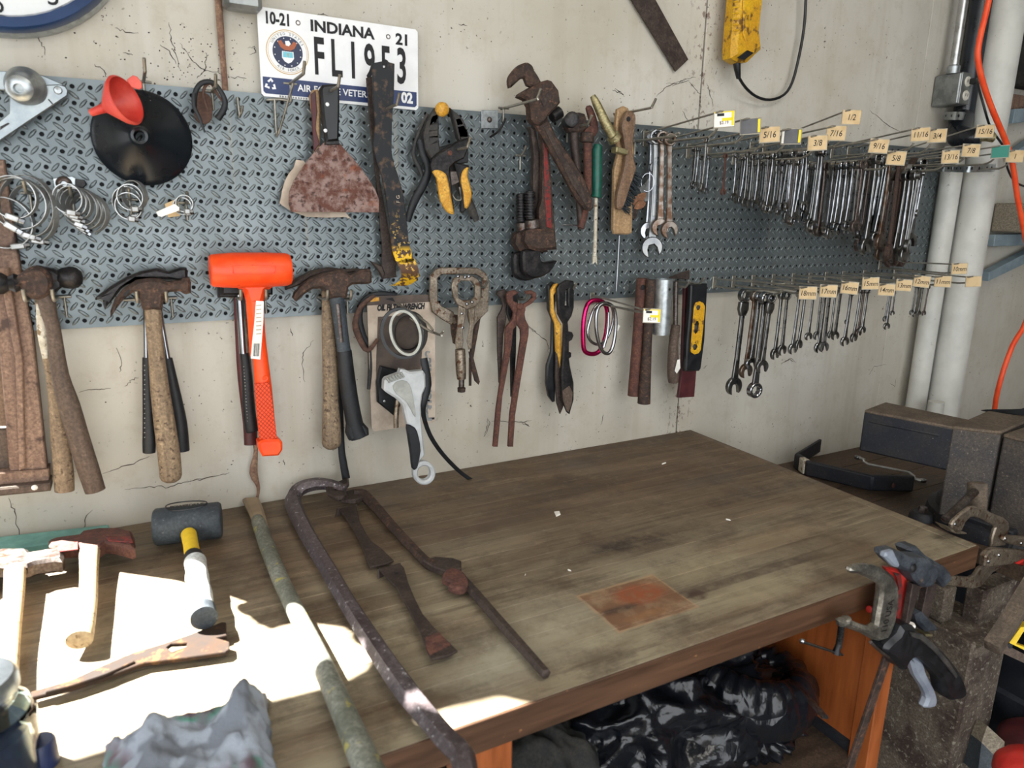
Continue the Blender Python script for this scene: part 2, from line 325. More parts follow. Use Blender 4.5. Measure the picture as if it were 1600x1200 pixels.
def cr(P, n, closed):
    if n < 2: return list(P)
    out = []; N = len(P)
    for i in range(N if closed else N-1):
        a, b, c, d = (P[(i-1) % N], P[i], P[(i+1) % N], P[(i+2) % N]) if closed else (P[max(i-1, 0)], P[i], P[i+1], P[min(i+2, N-1)])
        for k in range(n):
            t = k/n; out.append(tuple(.5*((2*b[j])+(-a[j]+c[j])*t+(2*a[j]-5*b[j]+4*c[j]-d[j])*t*t+(-a[j]+3*b[j]-3*c[j]+d[j])*t**3) for j in range(len(b))))
    if not closed: out.append(tuple(P[-1]))
    return out
def garea(p): return sum(p[i][0]*p[(i+1) % len(p)][1]-p[(i+1) % len(p)][0]*p[i][1] for i in range(len(p)))/2
def inset(p, e):
    N = len(p); out = []
    for i in range(N):
        a, b, c = Vector(p[i-1]), Vector(p[i]), Vector(p[(i+1) % N])
        d1, d2 = (b-a), (c-b)
        if d1.length < 1e-7 or d2.length < 1e-7: out.append(tuple(b)); continue
        d1.normalize(); d2.normalize(); n1 = Vector((-d1.y, d1.x)); n2 = Vector((-d2.y, d2.x)); n = n1+n2
        if n.length < .3: n = n1
        n.normalize(); k = max(.45, n.dot(n1)); out.append(tuple(b+n*e/k))
    return out
def ext(outer, t, bev=.001, holes=(), sm=1):
    """extruded outline in 2D, centred on z=0: verts (x, y, z), faces"""
    loops = [cr(outer, sm, True)]+[list(h) for h in holes]; V = []; F = []; caps = []
    for k, L in enumerate(loops):
        L = [tuple(p[:2]) for p in L]
        if (garea(L) < 0) != (k > 0): L.reverse()
        n = len(L); ci = inset(L, bev) if bev else L; b0 = len(V)
        rings = [(ci, t/2), (L, t/2-bev), (L, -t/2+bev), (ci, -t/2)] if bev else [(L, t/2), (L, -t/2)]
        for ring, z in rings: V += [(x, y, z) for x, y in ring]
        for r_ in range(len(rings)-1):
            for i in range(n):
                j = (i+1) % n; F.append((b0+r_*n+i, b0+(r_+1)*n+i, b0+(r_+1)*n+j, b0+r_*n+j))
        caps.append((b0, n, len(rings)-1))
    idx = [b0+i for b0, n, _ in caps for i in range(n)]; off = [k*n for b0, n, k in caps for i in range(n)]
    tr = tessellate_polygon([[Vector((V[b0+i][0], V[b0+i][1], 0)) for i in range(n)] for b0, n, _ in caps])
    for a, b, c in tr:
        A, Bq, Cq = V[idx[a]], V[idx[b]], V[idx[c]]
        cc = (Bq[0]-A[0])*(Cq[1]-A[1])-(Bq[1]-A[1])*(Cq[0]-A[0])
        if cc < 0: b, c = c, b
        F.append((idx[a], idx[b], idx[c])); F.append((idx[a]+off[a], idx[c]+off[c], idx[b]+off[b]))
    return V, F
def prism(name, pts, d, t, m, parent=None, bev=.001, holes=(), sm=1, lean=0., yaw_=0.):
    """outline seen in the photograph, standing d in front of the board with thickness t; lean tips the bottom outward"""
    P = [W(p[0], p[1], d) for p in pts]; Hh = [[(W(p[0], p[1], d).x, W(p[0], p[1], d).z) for p in h] for h in holes]
    V, F = ext([(p.x, p.z) for p in P], t, bev, Hh, sm)
    zc = max(p.z for p in P); V = [Vector((x, -d-z-lean*(zc-y), y)) for x, y, z in V]
    return mk(name, V, F, m, parent)
def lay(name, pts, h, t, m, parent=None, bev=.001, holes=(), sm=1):
    """outline lying flat, its middle h above the bench top"""
    P = [B(p[0], p[1], h) for p in pts]; V, F = ext([(p.x, p.y) for p in P], t, bev, [[(B(p[0], p[1], h).x, B(p[0], p[1], h).y) for p in hh] for hh in holes], sm)
    return mk(name, [Vector((x, y, BT+h+z)) for x, y, z in V], F, m, parent)
def tubeVF(P, R, n=10, flat=1., nrm=None, sm=3, closed=False, rnd=False):
    data = cr([(*p, r_) for p, r_ in zip(P, R)], sm, closed); pts = [Vector(x[:3]) for x in data]; rr = [max(x[3], 1e-5) for x in data]
    N = len(pts); V = []; F = []; prev = None
    ends = [(i, 1.) for i in range(N)]
    for i in range(N):
        if closed: T = pts[(i+1) % N]-pts[i-1]
        else: T = pts[min(i+1, N-1)]-pts[max(i-1, 0)]
        T.normalize()
        if nrm is not None: Bn = Vector(nrm)-T*T.dot(Vector(nrm))
        elif prev is None: Bn = T.orthogonal()
        else: Bn = prev-T*T.dot(prev)
        if Bn.length < 1e-5: Bn = T.orthogonal()
        Bn.normalize(); prev = Bn; Sd = T.cross(Bn)
        for k in range(n):
            a = 2*math.pi*k/n; V.append(pts[i]+Sd*(rr[i]*math.cos(a))+Bn*(rr[i]*flat*math.sin(a)))
    for i in range(N if closed else N-1):
        for k in range(n):
            a, b = i*n+k, i*n+(k+1) % n; c, d = ((i+1) % N)*n+(k+1) % n, ((i+1) % N)*n+k; F.append((a, b, c, d))
    if not closed:
        for i, s in ((0, -1), (N-1, 1)):
            T = (pts[1]-pts[0]) if i == 0 else (pts[-1]-pts[-2]); T.normalize(); ring = [i*n+k for k in range(n)]
            steps = ((.8, .25), (.55, .4)) if not rnd else ((.87, .5), (.5, .87), (.15, .98))
            for sc_, o_ in steps:
                b0 = len(V); V += [pts[i]+(V[i*n+k]-pts[i])*sc_+T*(s*rr[i]*flat*o_*(.35 if not rnd else 1)) for k in range(n)]
                for k in range(n):
                    f = (ring[k], ring[(k+1) % n], b0+(k+1) % n, b0+k); F.append(f if s > 0 else f[::-1])
                ring = [b0+k for k in range(n)]
            F.append(tuple(ring) if s > 0 else tuple(ring[::-1]))
    return V, F
def tube(name, P, R, m, parent=None, **k):
    if isinstance(R, (int, float)): R = [R]*len(P)
    V, F = tubeVF(P, R, **k); return mk(name, V, F, m, parent, smooth=.9)
def wtube(name, pts, d, m, parent=None, flat=1., **k):
    """rounded bar seen in the photograph: pts = (x, y, half width px[, distance from the board])"""
    P = [W(p[0], p[1], p[3] if len(p) > 3 else d) for p in pts]; k.setdefault('nrm', (0, 1, 0))
    V, F = tubeVF(P, [p[2]*mpp(W(p[0], p[1], d)) for p in pts], flat=flat, **k); return mk(name, V, F, m, parent, smooth=.9)
def btube(name, pts, h, m, parent=None, flat=1., **k):
    P = [B(p[0], p[1], p[3] if len(p) > 3 else h) for p in pts]; k.setdefault('nrm', (0, 0, 1))
    V, F = tubeVF(P, [p[2]*mpp(x) for p, x in zip(pts, P)], flat=flat, **k); return mk(name, V, F, m, parent, smooth=.9)
def lathe(name, prof, org, axis, m, parent=None, n=32):
    ax = Vector(axis).normalized(); a = ax.orthogonal().normalized(); b = ax.cross(a); V = []; F = []
    for r_, h in prof:
        for k in range(n):
            t = 2*math.pi*k/n; V.append(Vector(org)+ax*h+(a*math.cos(t)+b*math.sin(t))*max(r_, 1e-5))
    for i in range(len(prof)-1):
        for k in range(n): F.append((i*n+k, i*n+(k+1) % n, (i+1)*n+(k+1) % n, (i+1)*n+k))
    return mk(name, V, F, m, parent, smooth=.7)
def boxVF(c, s, R=None, bev=.002):
    x, y, z = s[0]/2, s[1]/2, s[2]/2; bev = min(bev, x*.9, y*.9, z*.9)
    V, F = ext([(-x, -y), (x, -y), (x, y), (-x, y)], z*2, 0); 
    V2, F2 = ext([(-x+bev, -y), (x-bev, -y), (x, -y+bev), (x, y-bev), (x-bev, y), (-x+bev, y), (-x, y-bev), (-x, -y+bev)], z*2, bev*.7)
    V = [Vector(v) for v in V2]
    if R is not None: V = [R @ v for v in V]
    return [v+Vector(c) for v in V], F2
def box(name, c, s, m, parent=None, R=None, bev=.002):
    V, F = boxVF(c, s, R, bev); return mk(name, V, F, m, parent, smooth=.5)
def cyl(name, a, b, r_, m, parent=None, n=20): return tube(name, [a, b], [r_, r_], m, parent, n=n, sm=1)
def join(lst):
    V = []; F = []
    for v, f in lst: o = len(V); V += list(v); F += [tuple(i+o for i in ff) for ff in f]
    return V, F
def text(s, size, org, ux, uy, m, parent, name='lettering', xs=1., off=0., shear=0., align='CENTER', lift=.0006):
    c = bpy.data.curves.new(name, 'FONT'); c.body = s; c.size = size; c.align_x = align; c.align_y = 'CENTER'; c.offset = off; c.shear = shear; c.resolution_u = 3
    o = bpy.data.objects.new(name, c); me = bpy.data.meshes.new_from_object(o); ux = Vector(ux).normalized(); uy = Vector(uy).normalized(); n = ux.cross(uy)
    for v in me.vertices: v.co = Vector(org)+ux*v.co.x*xs+uy*v.co.y+n*lift
    bpy.data.objects.remove(o); me.name = name; me.materials.append(MATS[m]); ob = bpy.data.objects.new(name, me); COL.objects.link(ob); ob.parent = parent; return ob
def circ(cx, cy, rx, ry, n=20, a0=0., rot=0.):
    return [(cx+rx*math.cos(a0+2*math.pi*k/n)*math.cos(rot)-ry*math.sin(a0+2*math.pi*k/n)*math.sin(rot), cy+rx*math.cos(a0+2*math.pi*k/n)*math.sin(rot)+ry*math.sin(a0+2*math.pi*k/n)*math.cos(rot)) for k in range(n)]
UX, UZ, NY = Vector((1, 0, 0)), Vector((0, 0, 1)), Vector((0, -1, 0))
# ================================================================== the setting
WY = .018                                    # face of the wall, behind the pegboard
def mesh_from(name, VF, m, parent=None, smooth=.6): return mk(name, VF[0], VF[1], m, parent, smooth)
wall = bpy.data.objects.new('wall_back', None); COL.objects.link(wall); struct(wall)
# the leftmost panel has a window just outside the photo that lets the sun onto the bench; its corners follow from the edges of the sun patch
def back(px, py):
    p = B(px, py); p = p+SUN*((WY-p.y)/SUN.y); return (p.x, p.z)
pane1 = [back(*p) for p in [(176, 876), (289, 911), (354, 930), (397, 945), (378, 955), (402, 975), (425, 984), (440, 978), (470, 972), (535, 980), (560, 996), (552, 1004), (598, 1028), (575, 1060), (540, 1080), (420, 1112)]]
zt = pane1[-1][1]; zb = pane1[0][1]; pane1 += [(-.95, zt), (-.95, zb-.01)]
pane2 = [back(*p) for p in [(636, 1136), (668, 1118), (700, 1108), (780, 1090), (840, 1074)]]; pane2 = pane2+[(pane2[-1][0]-.02, 2.25), (pane2[0][0]-.02, 2.25)]
xa_, xb_ = -1.2, W(347, 60, -.018).x-.001; V, F = ext([(xa_, 0), (xb_, 0), (xb_, 2.9), (xa_, 2.9)], .02, 0, [pane1, pane2])
mk('wall_panel', [Vector((x, WY+.010+z, y)) for x, y, z in V], F, 'wall_paint', wall, 0)
for x0, x1 in ((W(347, 60, -.018).x+.001, SEAM-.0025), (SEAM+.0025, 2.30), (2.302, 5.2)):
    box('wall_panel', ((x0+x1)/2, WY+.06, 1.52), (x1-x0, .12, 2.9), 'wall_paint', wall, bev=.0015)
box('seam_backing', (2.75, WY+.13, 1.52), (4.9, .02, 2.9), 'crack', wall, bev=0)
def crack(pts, wpx=.8):
    """a crack or a dead root clinging to the wall: a thin raised ribbon"""
    P = [W(x, y, -WY+.0007) for x, y in pts]; V = []; F = []
    R = random.Random(int(pts[0][0]*7+pts[0][1])); Q = []
    for a, b in zip(P, P[1:]):
        for k in range(5): t = k/5; Q.append(a.lerp(b, t)+Vector((R.uniform(-1, 1), 0, R.uniform(-1, 1)))*.0022*(k > 0))
    Q.append(P[-1])
    return tubeVF(Q, [.0009*wpx*R.uniform(.3, 1.5)*math.sin(math.pi*(i+.6)/(len(Q)+.4))+.0002 for i in range(len(Q))], n=5, flat=.6, nrm=(0, 1, 0), sm=1)
CK = ['A 215,175 235,225 260,265 280,345', 'A 720,175 780,200 865,205', 'A 1055,140 1070,240 1095,330 1125,430', 'A 1000,280 1060,320 1100,400', 'A 1125,270 1180,350 1260,430 1330,450 1430,470', 'A 1230,490 1280,440 1290,330',
      'A 1440,480 1540,490', 'A 590,400 650,440 670,480', 'A 770,330 830,345', 'A 720,225 740,235', 'C 480,1020 600,980 700,940', 'C 585,1095 700,1080 790,1085 860,1060 1010,1030', 'C 545,430 570,500 560,545', 'C 585,610 620,580 650,570', 'C 370,640 450,625 520,620',
      'D 35,75 60,130 85,255', 'D 385,125 355,160 345,210', 'G 570,485 520,545 515,600 530,680', 'G 460,430 470,465', 'G 0,1145 90,1125 175,1105', 'G 430,1045 435,1070', 'H 905,345 940,375', 'H 700,800 710,830 685,890', 'H 720,815 860,820 920,810', 'H 870,825 905,840',
      'J 320,415 370,455 430,500 440,570', 'J 85,955 75,1010 60,1060', 'J 270,970 320,990 330,1000', 'J 745,990 760,930', 'M 1200,870 1270,830 1310,860', 'M 640,900 670,880', 'N 90,800 150,760 190,780', 'N 700,870 740,810 820,800', 'N 850,930 880,950 885,900',
      'S 380,615 480,600 530,580 600,570', 'S 310,710 380,640 520,590', 'S 5,650 70,700', 'S 500,815 555,920', 'S 545,600 600,660 640,690', 'S 680,610 700,690 725,770', 'E 620,95 650,90 690,100', 'E 1505,150 1560,160', 'I 685,255 715,265 740,280', 'I 980,235 1065,205', 'L 640,50 720,120 830,185', 'E 190,300 230,290 240,330 200,340']
mesh_from('hairline_crack', join([crack(q(s), .55) for s in CK]), 'crack', wall)['kind'] = 'stuff'
RR = random.Random(3); sp = []
for k in range(380):
    if k < 110: cx, cy = RR.gauss(300, 45), RR.gauss(95, 28)
    elif k < 190: cx, cy = SEAM, 0; p = Vector((SEAM+RR.gauss(0, .012), 0, RR.uniform(1.35, 2.1) if RR.random() < .6 else RR.uniform(.92, 1.2))); 
    else: cx, cy = RR.uniform(0, 1400), RR.choice((RR.uniform(0, 160), RR.uniform(480, 780)))
    if not 110 <= k < 190: p = W(cx, cy, -WY)
    if p.z < BT+.02: continue
    r_ = RR.uniform(.0005, .0018); a = RR.uniform(0, 3)
    V = [Vector((p.x+r_*RR.uniform(.5, 1.3)*math.cos(a+t), WY-.0002, p.z+r_*RR.uniform(.4, 1.2)*math.sin(a+t))) for t in (0, 1.2, 2.5, 3.8, 5)]+[Vector((p.x, WY-.0012, p.z))]
    sp.append((V, [(5, (i+1) % 5, i) for i in range(5)]))
mesh_from('dirt_speck', join(sp), 'crack', wall, 0)['kind'] = 'stuff'
struct(box('floor', (1.5, -2.2, -.05), (7.6, 5.6, .1), 'floor_mat', bev=0))
struct(box('ceiling', (2., -1.75, 2.75), (6.4, 3.6, .1), 'ceiling_mat', bev=0))
struct(box('wall_right', (5.25, -1.75, 1.4), (.1, 3.4, 2.8), 'side_wall', bev=0))
struct(box('added_front_wall', (3.5, -3.5, 1.35), (3.4, .06, 2.7), 'side_wall', bev=0))  # unseen wall, added so that daylight comes mainly from the left
XL = -1.15
V, F = ext([(-3.5, 0), (WY+.01, 0), (WY+.01, 2.75), (-3.5, 2.75)],   .05, 0, [[(-3.2, 1.0), (-1.0, 1.0), (-1.0, 2.5), (-3.2, 2.5)]])  # unseen opening, added to let sky light in from the left
struct(mk('wall_left', [Vector((XL+z, x, y)) for x, y, z in V], F, 'side_wall', smooth=0))
# wooden window frame on the left
wf = bpy.data.objects.new('window_1', None); COL.objects.link(wf); struct(wf)
prism('frame_stile', q('o -24,250 8,250 33,415 52,515 76,745 18,748 2,560 -14,420'), .004, .026, 'frame_wood', wf, .002)
prism('frame_stile', q('o 14,418 36,560 40,730 30,735 24,560 -2,418'), .021, .008, 'frame_wood', wf, .002)
prism('frame_rail', q('o -20,735 78,728 78,750 -20,758'), .006, .036, 'frame_wood', wf, .002)
prism('window_sill', q('o -20,757 80,748 81,760 -20,770'), .018, .05, 'wood_dark', wf, .003)
prism('inner_panel', q('o -20,418 -2,418 20,560 26,664 -20,666'), -.006, .012, 'wood_brown', wf, .002)
prism('inner_panel', q('o -20,670 27,668 32,740 -20,746'), -.006, .012, 'wood_dark', wf, .002)
lathe('paint_drip', [(0, .004), (.004, .002), (.005, 0)], W(54, 762, .044), NY, 'tag_white', wf, 10)
# a dark cable runs down the joint of the wall
t = tube('wall_cable', [W(x, y, d) for x, y, d in [(338, -40, -.01), (344, 40, -.008), (348, 90, -.010), (352, 138, -.013), (368, 330, -.014), (385, 520, -.014), (396, 640, -.012), (400, 700, -.006), (396, 738, -.002), (404, 762, -.008), (401, 782, -.012)]], [.0055, .006, .005, .005, .004, .004, .004, .0035, .008, .003, .003], 'cable_brown', n=8, flat=.6, nrm=(0, 1, 0))
tag(t, 'brown dried cable running down the wall joint behind the pegboard', 'cable')
# ================================================================== pegboard
P1 = .0254
def pegboard(i0, lab):
    T = thing('pegboard', lab, 'pegboard', 'galvanized tread-plate pegboards', keep=True); V = []; F = []; X0 = (i0-.5)*P1; hr = .0039
    T.location = (X0, 0, ZO-15.5*P1); base = Vector(T.location)
    gv = {}
    def vid(x, z, y=0.):
        k = (round(x*1e5), round(z*1e5), round(y*1e5))
        if k not in gv: gv[k] = len(V); V.append(Vector((x, y, z))-base)
        return gv[k]
    for j in range(16):
        for i in range(48):
            cx = (i0+i)*P1; cz = ZO-j*P1; h = P1/2
            sq = [(h, 0), (h, h), (0, h), (-h, h), (-h, 0), (-h, -h), (0, -h), (h, -h)]
            a = [vid(cx+x, cz+z) for x, z in sq]; b = [vid(cx+hr*math.cos(k*math.pi/4), cz+hr*math.sin(k*math.pi/4), .0006) for k in range(8)]
            c = [vid(cx+hr*.8*math.cos(k*math.pi/4), cz+hr*.8*math.sin(k*math.pi/4), .0016) for k in range(8)]
            for k in range(8):
                l_ = (k+1) % 8; F.append((a[l_], b[l_], b[k], a[k])); F.append((b[l_], c[l_], c[k], b[k]))
    # folded edges
    x0, x1, z0, z1 = (i0-.5)*P1, (i0+47.5)*P1, ZO-15.5*P1, ZO+.5*P1
    for a, b in (((x0, z0), (x1, z0)), ((x1, z0), (x1, z1)), ((x1, z1), (x0, z1)), ((x0, z1), (x0, z0))):
        F.append((vid(*a), vid(*b), vid(*b, WY-.0005), vid(*a, WY-.0005)))
    sheet = mk('sheet', V, F, 'tread_steel', T, smooth=.5)
    box('hole_shade_sheet', Vector(((x0+x1)/2, .010, (z0+z1)/2))-base, (x1-x0-.004, .004, z1-z0-.004), 'ink', T, bev=0)  # added black sheet that stands in for the shade inside the holes
    V = []; F = []
    for j in range(16):
        for i in range(48):
            cx = (i0+i)*P1; cz = ZO-j*P1
            for ox, oz, ang, ln, wd in ((0, -.5, -40, .43, .13), (.5, 0, 48, .38, .125)):
                if (ox and i == 47) or (oz and j == 15): continue
                a = math.radians(ang); ca, sa = math.cos(a), math.sin(a); b0 = len(V); ln_, wd_ = ln*P1, wd*P1
                ring = [(ln_, 0), (ln_*.7, wd_*.75), (0, wd_), (-ln_*.7, wd_*.75), (-ln_, 0), (-ln_*.7, -wd_*.75), (0, -wd_), (ln_*.7, -wd_*.75)]
                for s_, y in ((1, .0001), (.8, -.0009), (.45, -.00145)):
                    for x, z in ring: V.append(Vector((cx+ox*P1+(x*ca-z*sa)*s_, y, cz+oz*P1+(x*sa+z*ca)*s_))-base)
                for r_ in (0, 8):
                    for k in range(8): F.append((b0+r_+k, b0+r_+(k+1) % 8, b0+r_+8+(k+1) % 8, b0+r_+8+k))
                F.append(tuple(b0+16+k for k in range(8)))
    tr = mk('raised_tread', V, F, 'tread_steel', T, smooth=1.3); tr['kind'] = 'stuff'
    for i, j in ((.5, 14.6), (46.5, .4), (.6, .45), (46.5, 14.6), (24, .45)):
        lathe('screw', [(0, .0025), (.0035, .0022), (.0038, .0012), (.0065, .001), (.0075, 0)], Vector(((i0+i)*P1, 0, ZO-j*P1))-base, NY, 'zinc', T, 14)
    return T
pegboard(0, 'galvanized tread-plate pegboard on the left, behind funnels, hammers and pipe wrenches')
pegboard(48, 'galvanized tread-plate pegboard on the right, behind the two racks of wrenches')
# ================================================================== bench
T = thing('workbench', 'long worn wooden workbench with brown varnished edge under the pegboard', 'workbench'); NP = 19; bx0, bx1 = -1.1, 1.492
for k in range(NP):
    y0 = -.765+(.765+WY-.002)*k/NP; y1 = -.765+(.765+WY-.002)*(k+1)/NP
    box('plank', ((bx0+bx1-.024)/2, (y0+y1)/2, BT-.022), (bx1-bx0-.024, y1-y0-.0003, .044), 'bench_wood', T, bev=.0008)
box('end_band', (bx1-.0118, (-.765+WY)/2, BT-.022), (.0236, .765+WY-.002, .0445), 'bench_wood', T, bev=.002)
box('edge_band', ((bx0+bx1)/2, -.7665, BT-.0225), (bx1-bx0, .003, .0445), 'band_wood', T, bev=.001)
box('edge_band', (bx1+.0008, (-.765+WY)/2, BT-.0225), (.0026, .767+WY-.002, .0445), 'band_wood', T, bev=.001)
box('leg', (.50, -.70, (BT-.045)/2), (.07, .06, BT-.045), 'cab_wood', T)
box('leg', (-1.03, -.70, (BT-.045)/2), (.07, .06, BT-.045), 'cab_wood', T)
box('end_panel', (1.285, -.37, .69), (.02, .70, .335), 'cab_wood', T); box('gap_shade_strip', (1.29, -.37, .505), (.02, .70, .03), 'vise_paint', T)  # dark strip painted in for the shaded gap under the end panel
box('end_stile', (1.29, -.735, .445), (.035, .04, .82), 'cab_wood', T)
box('apron', (.90, -.03, .80), (.8, .02, .11), 'wood_dark', T)
for k in range(4): box('shelf_board', (.905, -.66+.15*k, .48), (.76, .147, .02), 'bench2_top', T)
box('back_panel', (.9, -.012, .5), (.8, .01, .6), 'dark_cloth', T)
chip = lay('wood_chip', q('Q 0,0 0,0 0,0')[:0] or [(866, 800), (874, 799), (876, 804), (869, 807)], .0015, .003, 'tag_white'); tag(chip, 'tiny white wood chip lying near the middle of the bench top', 'chip')
for i, (a, b) in enumerate([((1034, 724), (1040, 722)), ((1134, 810), (1141, 812)), ((887, 889), (892, 891)), ((820, 898), (821, 896))]):
    c_ = lay('wood_chip', [a, b, (b[0]+1, b[1]+1.5), (a[0], a[1]+2)], .001, .002, 'tag_white')
    tag(c_, ['small white splinter near the back corner of the bench top', 'small white splinter on the right half of the bench top', 'small white splinter just above the rust stain on the bench', 'small white splinter between the short pry bar and rust stain'][i], 'chip')
# scored line near the back right corner
# second bench with the vise
T = thing('vise_bench', 'low dark wooden bench holding the vise, right of the workbench', 'workbench')
for k in range(7): box('plank', (2.72, -.70+.105*k, .741), (2.2-.28, .103, .038), 'bench2_top', T, bev=.001) if k < 0 else box('plank', (2.36+(.09 if k < 3 else 0), -.70+.105*k, .741), (1.66 if k > 2 else 1.30, .103, .038), 'bench2_top', T, bev=.001)
box('leg', (2.9, -.6, .36), (.08, .08, .72), 'wood_dark', T); box('leg', (3.1, -.1, .36), (.08, .08, .72), 'wood_dark', T); box('leg', (1.62, -.1, .36), (.08, .08, .72), 'wood_dark', T)
# vise stand: thick steel column
T = thing('vise_stand', 'heavy rusty steel column standing at the right end of the bench', 'stand')
A_, B_, C_ = W(1515, 1030, .74), W(1487, 1200, .74), 0
cx = (A_.x+B_.x)/2
def quadcol(name, x0, x1, y0, y1, z0, z1, m): return box(name, ((x0+x1)/2, (y0+y1)/2, (z0+z1)/2), (x1-x0, y1-y0, z1-z0), m, T, bev=.004)
quadcol('column', cx-.0, cx+.13, -.74, -.44, 0, .62, 'stand_rust')
quadcol('flange', cx-.012, cx+.002, -.745, -.40, 0, .655, 'stand_rust')
quadcol('top_plate', cx-.005, cx+.15, -.75, -.30, .62, .642, 'stand_rust')
quadcol('web', cx+.02, cx+.06, -.66, -.32, .642, .722, 'stand_rust')
quadcol('gusset', cx+.09, cx+.28, -.70, -.66, .60, .722, 'stand_rust')
quadcol('foot', cx-.06, cx+.2, -.80, -.36, 0, .02, 'stand_rust')
# vise
T = thing('bench_vise', 'huge dark blue bench vise bolted to the low bench', 'vise')
f = W(1350, 671, .2); n_ = XP(1497, 700, 1.775)
def vis(x, y, depth): return DP(x, y, depth)
def hexa(name, c, m):      # eight corners: near/far quads
    F = [(0, 1, 2, 3), (7, 6, 5, 4), (0, 4, 5, 1), (1, 5, 6, 2), (2, 6, 7, 3), (3, 7, 4, 0)]
    me = mk(name, c, F, m, T, smooth=.4); md = me.modifiers.new('b', 'BEVEL'); md.width = .005; md.segments = 2; return me
dz = Vector((.455, .89, 0)).normalized(); dn = Vector((.89, -.455, 0))
def beam(name, x0, s0, s1, wd, z0, z1, m, org):
    a = org+dz*s0; b = org+dz*s1
    c = [Vector((a.x, a.y, z0)), Vector(((a+dn*wd).x, (a+dn*wd).y, z0)), Vector(((b+dn*wd).x, (b+dn*wd).y, z0)), Vector((b.x, b.y, z0)),
         Vector((a.x, a.y, z1)), Vector(((a+dn*wd).x, (a+dn*wd).y, z1)), Vector(((b+dn*wd).x, (b+dn*wd).y, z1)), Vector((b.x, b.y, z1))]
    return hexa(name, [c[i] for i in (3, 2, 1, 0, 7, 6, 5, 4)], m)
og = Vector((1.765, -.53, 0))
def foot(name, P, z0, z1, m): return hexa(name, [Vector((x, y, z0)) for x, y in P]+[Vector((x, y, z1)) for x, y in P], m)
foot('slide_bar', [(1.743, -.326), (1.861, -.301), (1.90, -.50), (1.805, -.522)][::-1], .912, 1.017, 'vise_paint'); foot('slide_cap', [(1.742, -.327), (1.862, -.300), (1.90, -.50), (1.805, -.523)][::-1], 1.012, 1.020, 'vise_dust')
foot('slide_rib', [(1.7455, -.34), (1.7505, -.342), (1.797, -.49), (1.792, -.49)][::-1], .99, .996, 'vise_paint')
foot('body', [(1.800, -.513), (1.857, -.588), (2.05, -.56), (2.02, -.47)], .80, 1.017, 'vise_body'); foot('body_cap', [(1.799, -.512), (1.857, -.589), (2.05, -.56), (2.02, -.47)], 1.012, 1.022, 'vise_dust')
foot('front_jaw', [(1.860, -.593), (1.872, -.78), (2.10, -.76), (2.06, -.57)], .79, 1.012, 'vise_body'); foot('jaw_cap', [(1.859, -.592), (1.871, -.781), (2.10, -.76), (2.06, -.57)], 1.008, 1.018, 'vise_dust')
foot('body_foot', [(1.83, -.50), (1.84, -.66), (2.06, -.64), (2.04, -.46)], .76, .81, 'vise_paint')
lathe('swivel_base', [(0, .04), (.13, .04), (.15, .032), (.155, .0), (.155, -.001)], (1.97, -.56, .76), (0, 0, 1), 'vise_paint', T, 48)
lathe('swivel_ring', [(0, .07), (.10, .07), (.115, .055), (.118, .04)], (1.955, -.55, .76), (0, 0, 1), 'vise_paint', T, 40)
bb = XP(1446, 775, 1.835); lathe('lug', [(0, .02), (.022, .02), (.028, .012), (.03, 0)], Vector((bb.x, bb.y, .76)), (0, 0, 1), 'vise_paint', T, 20)
lathe('bolt', [(0, .014), (.009, .014), (.011, .01), (.012, 0)], Vector((bb.x, bb.y, .778)), (0, 0, 1), 'worn_steel', T, 6)
sc_ = DP(1527, 775, 1.52); a_ = DP(1522, 757, 1.52)
tube('screw_head', [DP(1527, 755, 1.52), DP(1527, 757, 1.52), DP(1526, 803, 1.53)], [.0185, .0185, .019], 'vise_dust', T, n=24, sm=1)
tube('handle_bar', [DP(1523, 768, 1.50), DP(1500, 790, 1.47), DP(1477, 812, 1.44)], [.0085, .0085, .009], 'worn_steel', T, n=14)
# steel handle and wrench lying on the low bench
def L2(x, y, h=0.): qq = ray(x, y); return CAM+qq*((.76+h-CAM.z)/qq.z)
T = thing('pull_handle', 'angular blue-black steel pull handle lying on the low bench', 'handle')
Pq = [L2(x, y, .024) for x, y in [(1281, 696), (1244, 719), (1262, 731), (1362, 754), (1426, 755)]]
def ribbon(name, P, hgt, th, m, T):
    V = []; F = []
    for i, p in enumerate(P):
        t_ = (P[min(i+1, len(P)-1)]-P[max(i-1, 0)]); t_.z = 0; t_.normalize(); n1 = Vector((-t_.y, t_.x, 0))
        for s_, z in ((-1, -1), (1, -1), (1, 1), (-1, 1)): V.append(p+n1*(s_*th/2)+Vector((0, 0, z*hgt/2)))
    for i in range(len(P)-1):
        for k in range(4): F.append((i*4+k, i*4+(k+1) % 4, i*4+4+(k+1) % 4, i*4+4+k))
    F += [(3, 2, 1, 0), tuple(len(P)*4-4+k for k in range(4))]
    o = mk(name, V, F, m, T, smooth=.3); md = o.modifiers.new('b', 'BEVEL'); md.width = min(hgt, th)*.25; md.segments = 2; return o
ribbon('side_grip', Pq[1:], .044, .018, 'vise_paint', T); ribbon('end_plate', Pq[:2], .042, .008, 'vise_paint', T)
ribbon('worn_patch', [L2(1252, 724.5, .0245), L2(1261, 730.5, .0245)], .0445, .0195, 'white_paint', T)
lathe('screw', [(0, .003), (.006, .002), (.007, 0)], L2(1391, 757, .024)+Vector((0, -.009, 0)), (0, -1, .1), 'red_rust', T, 14)
T = thing('offset_wrench', 'slim chrome offset ring wrench leaning on the low bench behind the pull handle', 'wrench')
pw = [L2(1340, 715, .03), L2(1350, 718, .03), L2(1356, 725, .02), L2(1420, 738, .02), L2(1428, 748, .012), L2(1442, 751, .010)]
